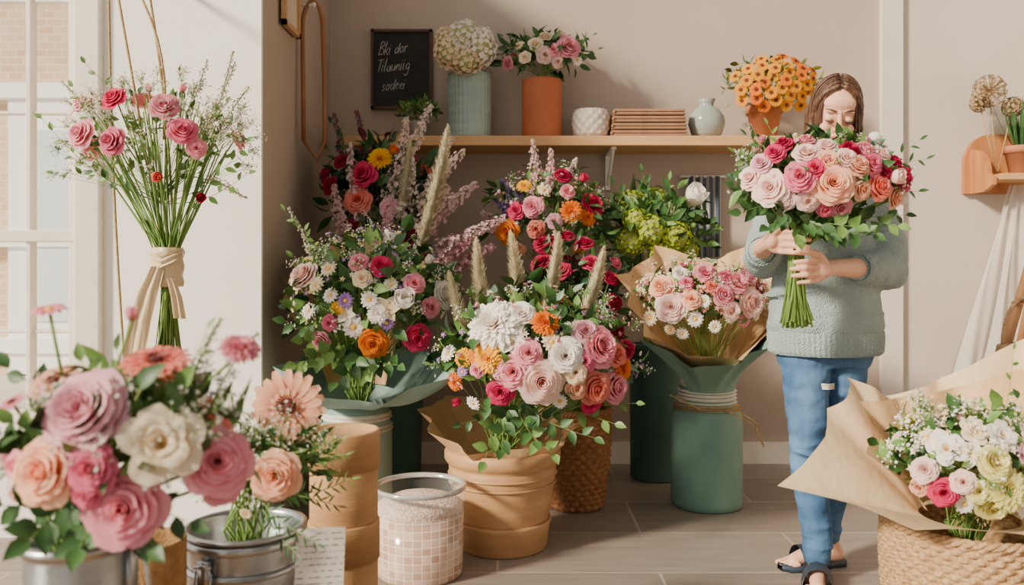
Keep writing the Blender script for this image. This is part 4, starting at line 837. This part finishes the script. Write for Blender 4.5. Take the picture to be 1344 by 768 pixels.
for s in (-1,1):
    b_.ell(H(s*.031,-.070,.002),(.016,.014,.011),HM,14);b_.ell(H(s*.036,-.060,-.032),(.022,.021,.02),HM,12);b_.ell(H(s*.03,-.076,.028),(.02,.009,.006),HM,10)
    b_.ell(H(s*.071,.005,-.005),(.009,.018,.03),HM,10)
b_.ell(H(0,-.083,-.057),(.02,.01,.006),HM,10);b_.ell(H(0,-.08,-.066),(.017,.01,.006),HM,10)
b_.chain([H(0,.03,-.05),V(1.055,2.80,1.42),V(1.065,2.84,1.36)],[.048,.048,.058])
loft(b_,[((1.06,2.86,.80),.13,.095,0),((1.06,2.86,.9),.125,.09,0),((1.06,2.86,1.02),.11,.08,0),((1.06,2.86,1.2),.13,.09,0),((1.06,2.86,1.33),.15,.08,0),((1.06,2.86,1.38),.09,.06,0)])
BX,BY=.865,2.55
RS_=V(1.215,2.87,1.33);RE=V(1.262,2.82,1.03);RW=V(.985,2.575,1.035)
LS_=V(.91,2.84,1.33);LE=V(.85,2.84,1.06);LW=V(.775,2.60,1.10)
b_.chain([RS_,RE,RE.lerp(RW,.35),RW],[.048,.04,.038,.025]);b_.chain([LS_,LE,LE.lerp(LW,.35),LW],[.048,.04,.036,.025])
def hand(s,z0,wr):
    pc=V(BX+s*.060,BY-.010,z0); 
    b_.chain([wr,pc+V(s*.02,.0,0)],[.023,.025],12)
    b_.ell(pc,(.038,.016,.038),None,16);b_.ell(pc+V(-s*.014,-.008,.0),(.029,.013,.036),None,16)
    for k,(ln,r) in enumerate([(1.7,.0084),(1.95,.0088),(1.85,.0086),(1.5,.0074)]):
        zz=z0+.030-.0205*k; ra=.046
        pts=[pc+V(-s*.005,-.012,.030-.0205*k)]
        for q,t in enumerate((.3,.55,.8,1)):
            an=-(.35+ln*t*.95) if s>0 else pi+(.35+ln*t*.95); rk=ra+(.005 if q==1 else 0)
            pts.append(V(BX+rk*math.cos(an),BY+rk*math.sin(an),zz-.006*t))
        b_.chain(pts,[r*1.05,r*1.06,r*.95,r*.9,r*.78],10)
    b_.chain([pc+V(s*.02,-.006,.02),pc+V(s*.0,-.02,.045),V(BX+s*.02,BY-.05,z0+.056),V(BX-s*.008,BY-.052,z0+.060)],[.014,.012,.0105,.009],10)
hand(1,1.028,RW);hand(-1,1.115,LW)
AH=V(.99,2.84,.82);AK=V(.985,2.79,.47);AA=V(1.005,2.76,.09);BH=V(1.135,2.87,.82);BK=V(1.125,2.85,.47);BA=V(1.095,2.91,.10)
b_.chain([AH,AK,AA],[.06,.045,.03]);b_.chain([BH,BK,BA],[.06,.045,.03])
def foot(an,d):
    d=Vector(d).normalized(); sd=V(-d.y,d.x,0)
    b_.chain([an,V(an.x,an.y,.045)-d*.03],[.03,.028]);b_.chain([V(an.x,an.y,.04)-d*.03,V(an.x,an.y,.045)+d*.07,V(an.x,an.y,.03)+d*.13],[.03,.03,.022])
    for k in range(5):
        p=V(an.x,an.y,.022)+d*(.13)+sd*(-.03+.015*k); b_.chain([p,p+d*(.045-.007*k)-V(0,0,.006)],[.012-.001*k,.009],8)
foot(AA,(-.35,-1,0));foot(BA,(-1,-.25,0))
remeshed('body',b_,SKIN,.0028,2)
SHOE=mat('navy_shoe','25303c','34404e',12,rough=.6)
for an,d in ((AA,(-.35,-1,0)),(BA,(-1,-.25,0))):
    mb=MB();d=Vector(d).normalized();sd=V(-d.y,d.x,0);rows=[]
    for (t,w) in ((-.065,.015),(-.055,.032),(0,.036),(.06,.042),(.12,.047),(.165,.04),(.185,.015)):
        c=V(an.x,an.y,0)+d*t;rows.append([c-sd*w+V(0,0,.001),c-sd*w+V(0,0,.02),c+sd*w+V(0,0,.02),c+sd*w+V(0,0,.001)])
    mb.grid(rows,0,wrap=True)
    rows=[]
    for t in (.04,.085,.12):
        c=V(an.x,an.y,0)+d*t; rows.append([c+sd*.05*math.cos(pi*k/8)+V(0,0,.012+.068*math.sin(pi*k/8)) for k in range(9)])
    mb.grid(rows)
    mb.v=[v-O for v in mb.v];obj('shoe',mb.mesh('shoe',[SHOE]),W,label='dark navy slide sandal')
m,nt,b=newmat('denim');N=nt.nodes;L=nt.links
tc=N.new('ShaderNodeTexCoord');mp=N.new('ShaderNodeMapping');mp.inputs['Scale'].default_value=(1.2,1.2,.45);no=N.new('ShaderNodeTexNoise');no.inputs['Scale'].default_value=7;no.inputs['Detail'].default_value=6;cr=N.new('ShaderNodeValToRGB')
cr.color_ramp.elements[0].position=.3;cr.color_ramp.elements[0].color=lin('2f5078');cr.color_ramp.elements[1].position=.75;cr.color_ramp.elements[1].color=lin('688eb4')
L.new(tc.outputs['Object'],mp.inputs[0]);L.new(mp.outputs[0],no.inputs['Vector']);L.new(no.outputs['Fac'],cr.inputs[0]);L.new(cr.outputs[0],b.inputs['Base Color']);b.inputs['Roughness'].default_value=.9;b.inputs['Specular IOR Level'].default_value=.15
n2=N.new('ShaderNodeTexNoise');n2.inputs['Scale'].default_value=380;n3=N.new('ShaderNodeTexWave');n3.bands_direction='Z';n3.inputs['Scale'].default_value=4.5;n3.inputs['Distortion'].default_value=6;n3.inputs['Detail'].default_value=2
L.new(tc.outputs['Object'],n2.inputs['Vector']);L.new(tc.outputs['Object'],n3.inputs['Vector'])
am=N.new('ShaderNodeMath');am.operation='MULTIPLY_ADD';am.inputs[1].default_value=.25;L.new(n2.outputs['Fac'],am.inputs[0]);L.new(n3.outputs['Fac'],am.inputs[2])
bp=N.new('ShaderNodeBump');bp.inputs['Strength'].default_value=.5;bp.inputs['Distance'].default_value=.012;L.new(am.outputs[0],bp.inputs['Height']);L.new(bp.outputs[0],b.inputs['Normal'])
DEN=m
j=MB();loft(j,[((1.065,2.855,.70),.155,.095,0),((1.065,2.85,.76),.168,.108,0),((1.065,2.85,.80),.17,.112,0),((1.065,2.855,.88),.16,.11,0),((1.065,2.86,.96),.14,.10,0)])
j.chain([AH+V(.0,0,-.04),AH.lerp(AK,.45),AK+V(0,0,.05),AK,AK-V(0,-.005,.07),AK.lerp(AA,.45),AA+V(0,0,.06),AA],[.086,.078,.064,.060,.058,.058,.047,.046],20)
j.chain([BH+V(0,0,-.04),BH.lerp(BK,.45),BK+V(0,0,.05),BK,BK-V(0,-.005,.07),BK.lerp(BA,.45),BA+V(0,0,.07),BA+V(0,0,.01)],[.086,.078,.064,.060,.057,.056,.045,.044],20)
for (A_,rr_) in ((AA,.046),(BA,.044)):
    for k,zz in enumerate((.03,.065,.10)): j.ell(A_+V(.002*(-1)**k,0,zz),(rr_+.005,rr_+.005,.012),None,16)
for (A_,K_) in ((AH,AK),(BH,BK)):
    for tt,an in ((.25,.4),(.42,-.3),(.9,.3),(1.04,-.25),(1.15,.2)):
        p=A_.lerp(K_,tt); rr_=.088-.026*min(1,tt); j.ell(p,(rr_,rr_,.010),Matrix.Rotation(an,3,'Y'),18)
JE=remeshed('jeans',j,DEN,.006,3,[(.010,.07),(.005,.03)],label='faded blue denim jeans with a small tear')
mb=MB();c=AH.lerp(AK,.5)+V(.045,-.076,0)-O
for i in range(9): mb.tube([c+V(-.026+.002*(i%3),.006,-.009+.0022*i),c+V(0,-.002,-.009+.0022*i+.001*math.sin(i*3)),c+V(.026-.002*(i%2),.012,-.009+.0022*i)],.0013,4)
obj('denim_tear',mb.mesh('tear',[ROPEW]),W)
m,nt,b=newmat('knit');N=nt.nodes;L=nt.links
tc=N.new('ShaderNodeTexCoord');no=N.new('ShaderNodeTexNoise');no.inputs['Scale'].default_value=6;cr=N.new('ShaderNodeValToRGB');cr.color_ramp.elements[0].color=lin('879796');cr.color_ramp.elements[1].color=lin('aab7b5')
L.new(tc.outputs['Object'],no.inputs['Vector']);L.new(no.outputs['Fac'],cr.inputs[0]);L.new(cr.outputs[0],b.inputs['Base Color']);b.inputs['Roughness'].default_value=.95;b.inputs['Specular IOR Level'].default_value=.1
vo=N.new('ShaderNodeTexVoronoi');vo.inputs['Scale'].default_value=200;bp=N.new('ShaderNodeBump');bp.inputs['Strength'].default_value=.8;bp.inputs['Distance'].default_value=.005;L.new(tc.outputs['Object'],vo.inputs['Vector']);L.new(vo.outputs[0],bp.inputs['Height']);L.new(bp.outputs[0],b.inputs['Normal'])
KN=m
s=MB();loft(s,[((1.065,2.85,.79),.182,.142,0),((1.065,2.85,.84),.194,.148,0),((1.065,2.85,.95),.18,.138,0),((1.065,2.85,1.1),.164,.124,0),((1.065,2.855,1.25),.168,.115,0),((1.065,2.86,1.325),.16,.095,0),((1.065,2.86,1.37),.115,.078,0),((1.065,2.85,1.405),.066,.06,0)])
REs=RE.lerp(RW,.5);LEs=LE.lerp(LW,.62)
s.chain([RS_+V(-.02,0,-.01),RS_.lerp(RE,.5)+V(.012,0,0),RE+V(.002,0,-.003),RE.lerp(RW,.3),REs],[.066,.066,.070,.062,.05],20)
s.chain([LS_+V(.02,0,-.01),LS_.lerp(LE,.5),LE,LE.lerp(LW,.3),LEs],[.066,.064,.066,.06,.05],20)
for zz,tl in ((.9,.02),(.97,-.03),(1.06,.03)): s.ell((1.065+tl,2.85,zz),(.182,.142,.013),Matrix.Rotation(tl*6,3,'Y'),24)
for tt,an in ((.55,.5),(.7,-.2),(.85,.4)): s.ell(RS_.lerp(RE,tt)+V(.01,0,0),(.074,.072,.011),Matrix.Rotation(an,3,'Y'),18)
remeshed('sweater',s,KN,.007,4,[(.016,.09),(.006,.03)],label='soft grey blue knit sweater')
mb=MB();mb.lathe([(.180,.742),(.189,.752),(.192,.80),(.190,.82)],280,c=(1.065-O.x,2.85-O.y,0),sx=1,sy=.78,fn=lambda a,r,z:r*(1+.012*math.sin(70*a)));obj('ribbed_hem',mb.mesh('hem',[KN]),W)
for e,w_ in ((REs,RW),(LEs,LW)):
    d=(w_-e).normalized();mb=MB();mb.tube([e-d*.012-O,e-O,e+d*.02-O,e+d*.026-O],[.048,.053,.051,.044],24,0,False);obj('cuff',mb.mesh('cuff',[KN]),W)
m,nt,b=newmat('hair');N=nt.nodes;L=nt.links
tc=N.new('ShaderNodeTexCoord');mp=N.new('ShaderNodeMapping');mp.inputs['Scale'].default_value=(90,90,5);no=N.new('ShaderNodeTexNoise');no.inputs['Scale'].default_value=2;cr=N.new('ShaderNodeValToRGB');cr.color_ramp.elements[0].position=.3;cr.color_ramp.elements[0].color=lin('3a251a');cr.color_ramp.elements[1].position=.75;cr.color_ramp.elements[1].color=lin('75503a')
L.new(tc.outputs['Object'],mp.inputs[0]);L.new(mp.outputs[0],no.inputs['Vector']);L.new(no.outputs['Fac'],cr.inputs[0]);L.new(cr.outputs[0],b.inputs['Base Color']);b.inputs['Roughness'].default_value=.42
bp=N.new('ShaderNodeBump');bp.inputs['Strength'].default_value=.5;bp.inputs['Distance'].default_value=.003;L.new(no.outputs['Fac'],bp.inputs['Height']);L.new(bp.outputs[0],b.inputs['Normal'])
HAIR=m
h=MB();h.ell(H(0,.028,.034),(.078,.090,.100),HM,24)
for sx_ in (-1,1):
    p0=H(sx_*.012,-.046,.108);p1=H(sx_*.05,-.044,.086);p2=H(sx_*.071,-.03,.045);p3=H(sx_*.077,-.015,-.02)
    h.chain([p0,p1,p2,p3,p3+V(sx_*.006,.01,-.07),p3+V(sx_*.008,.03,-.16),p3+V(sx_*.006,.05,-.24)],[.009,.011,.012,.015,.019,.018,.012],12)
    h.chain([H(sx_*.045,.06,0),H(sx_*.045,.07,-.03)+V(0,.01,-.06),V(HC.x+sx_*.05,2.82,1.36)],[.046,.044,.03],12)
remeshed('hair',h,HAIR,.005,3,[(.003,.015)],label='straight shoulder length brown hair')
hs_=MB()
for sx_ in (-1,1):
    for i in range(90):
        yo=-.078+.16*(i/89); pts=[]; k_=math.sqrt(max(.05,1-((yo)/.1)**2)); jr=R.uniform(.99,1.06)
        for t in [q/7 for q in range(8)]:
            th=.05+t*1.55; pts.append(H(sx_*.080*math.sin(th)*k_*jr+sx_*.002,.022+yo*.95,.034+.103*math.cos(th)*k_*jr))
        e=pts[-1]; dx=R.uniform(-.006,.014)*sx_
        for q in range(1,7): pts.append(e+V(dx*q/6+sx_*.004*math.sin(q),.010*q+R.uniform(-.002,.002),-.042*q))
        hs_.tube([p-O for p in pts],[.0012]+[.0021]*(len(pts)-3)+[.0016,.0006],4)
o=obj('hair_strands',hs_.mesh('strands',[HAIR]),W);o['kind']='stuff'
DK=mat('lash','2d1c16','3a261d',10)
for sx_ in (-1,1):
    mb=MB();mb.tube([H(sx_*(.016+.029*t),-.0885+.017*t*t,-.0015-.005*math.sin(pi*t))-O for t in (0,.2,.4,.6,.8,1)],[.001,.0018,.002,.002,.0017,.0008],6)
    for k in range(7):
        t=.1+.13*k; p=H(sx_*(.018+.026*t),-.088+.015*t*t,-.003-.004*math.sin(pi*t));mb.tube([p-O,H(sx_*(.018+.030*t),-.096+.014*t*t,-.010-.004*math.sin(pi*t))-O],.0007,3)
    obj('eyelash',mb.mesh('lash',[DK]),W)
    mb=MB();mb.tube([H(sx_*(.012+.036*t),-.0895+.018*t*t,.028+.007*math.sin(pi*t*.8))-O for t in (0,.25,.5,.75,1)],[.002,.003,.003,.0024,.001],6);obj('eyebrow',mb.mesh('brow',[mat('brow','54382a','684836',10)]),W)
mb=MB();mb.ell(H(0,-.089,-.057)-O,(.02,.006,.005),HM,12);mb.ell(H(0,-.087,-.065)-O,(.017,.006,.005),HM,12);obj('lips',mb.mesh('lips',[mat('lips','b8625f','c97570',10,rough=.4)]),W)
bouquet('hand_tied_bouquet','large hand tied bouquet of blush, pink and magenta roses with greenery',(.925,2.53,1.295),1/431,(108,72,60),(.865,2.55,1.09),(.865,2.55,.85),
 [('rose','blush',-78,-12,46),('rose','blush',-98,2,34),('rose','dpink',-46,0,40),('rose','peach',-8,-8,52),('rose','hot',-70,32,28),('rose','mag',-56,44,28),('rose','blush',-36,30,34),('rose','blush',10,22,28),('peony','mag',18,34,26),('rose','peach',24,14,32),('rose','pink',-30,46,28),('rose','coral',54,-12,36),('rose','dpink',42,16,32),('tulip','blush',74,0,32),('rose','hot',95,0,34),('tulip','white',68,50,28,(.2,-.2,1)),('rose','pink',40,34,28),('rose','blush',-10,40,24),('rose','peach',84,-24,28),('tulip','white',96,-24,24),
 ('rose','hot',-30,10,28),('rose','blush',-60,-28,28),('rose','peach',-12,20,28),('rose','mauve',-86,20,28),('rose','blush',60,28,28),('rose','peach',30,-16,28),('rosebud','hot',106,14,20),('rose','mag',78,20,26),('rosebud','pink',-75,50,18),('rosebud','pink',54,50,16),('rose','blush',-34,-30,28),('rose','pink',8,-38,28),('rose','mag',62,8,22),('rose','dpink',-10,-40,22)],
 leaves=((190,.06,.03,0),(240,.066,.034,1),(60,.06,.03,2)),gyp=14,back=16,nst=90,spread=1.15,flare=1.25,stemr=.004,fl_tiny=36,tinycol=(COL['pink'],COL['white']),fs=1.07,kmax=.96,
 sprigs=[(-116,34,10,.045,.018,0),(-102,56,10,.045,.018,1),(-116,-8,8,.06,.03,1),(-108,-42,8,.07,.04,1),(-85,-62,8,.07,.045,1,-.9),(-50,-75,7,.07,.05,0,-1),(-10,-78,7,.065,.04,1,-1),(40,-72,7,.065,.045,1,-1),(80,-60,8,.06,.04,0,-.7),(116,-15,10,.05,.02,1),(126,26,12,.045,.014,1),(118,50,10,.045,.014,1),(-66,74,8,.04,.015,0,0),(100,-45,8,.05,.03,1),(-30,-60,7,.065,.045,1,-1.05),(20,-62,7,.065,.045,0,-1.05),(-70,-45,7,.065,.045,1,-1),(-84,66,9,.04,.015,1,0)],
 spikes=[(-60,10,-92,74,'c9b3a8',.014,-.1)],sps=.006)
# ------------------------------------------------------------------ LIGHT, WORLD, CAMERA
w=bpy.data.worlds.new('world');scn.world=w;w.use_nodes=True
N=w.node_tree.nodes;L=w.node_tree.links
bg_=N['Background'];tc=N.new('ShaderNodeTexCoord');sp_=N.new('ShaderNodeSeparateXYZ');L.new(tc.outputs['Generated'],sp_.inputs[0])
cr=N.new('ShaderNodeMapRange');cr.inputs['From Min'].default_value=.5;cr.inputs['From Max'].default_value=-1.0;cr.inputs['To Min'].default_value=.2;cr.inputs['To Max'].default_value=1.8
L.new(sp_.outputs[0],cr.inputs[0]);L.new(cr.outputs[0],bg_.inputs[1]);bg_.inputs[0].default_value=(1.0,.93,.83,1)
def sun(d,st,ang,col):
    l=bpy.data.lights.new('sun','SUN');l.energy=st;l.angle=math.radians(ang);l.color=col;o=bpy.data.objects.new('sunlight',l);link(o);o.rotation_euler=Vector(d).to_track_quat('-Z','Y').to_euler();o.location=(-2,0,4)
sun((.9,.6,-.56),7.6,8,(1,.87,.68))
cam=bpy.data.cameras.new('camera');co=bpy.data.objects.new('camera',cam);link(co)
co.location=(0,0,1.05);co.rotation_euler=(pi/2,0,0);cam.sensor_width=36;cam.lens=36*1100/1344;cam.shift_y=-39/1344
cam.dof.use_dof=True;cam.dof.focus_distance=2.9;cam.dof.aperture_fstop=3.2
cam.clip_start=.05
scn.camera=co
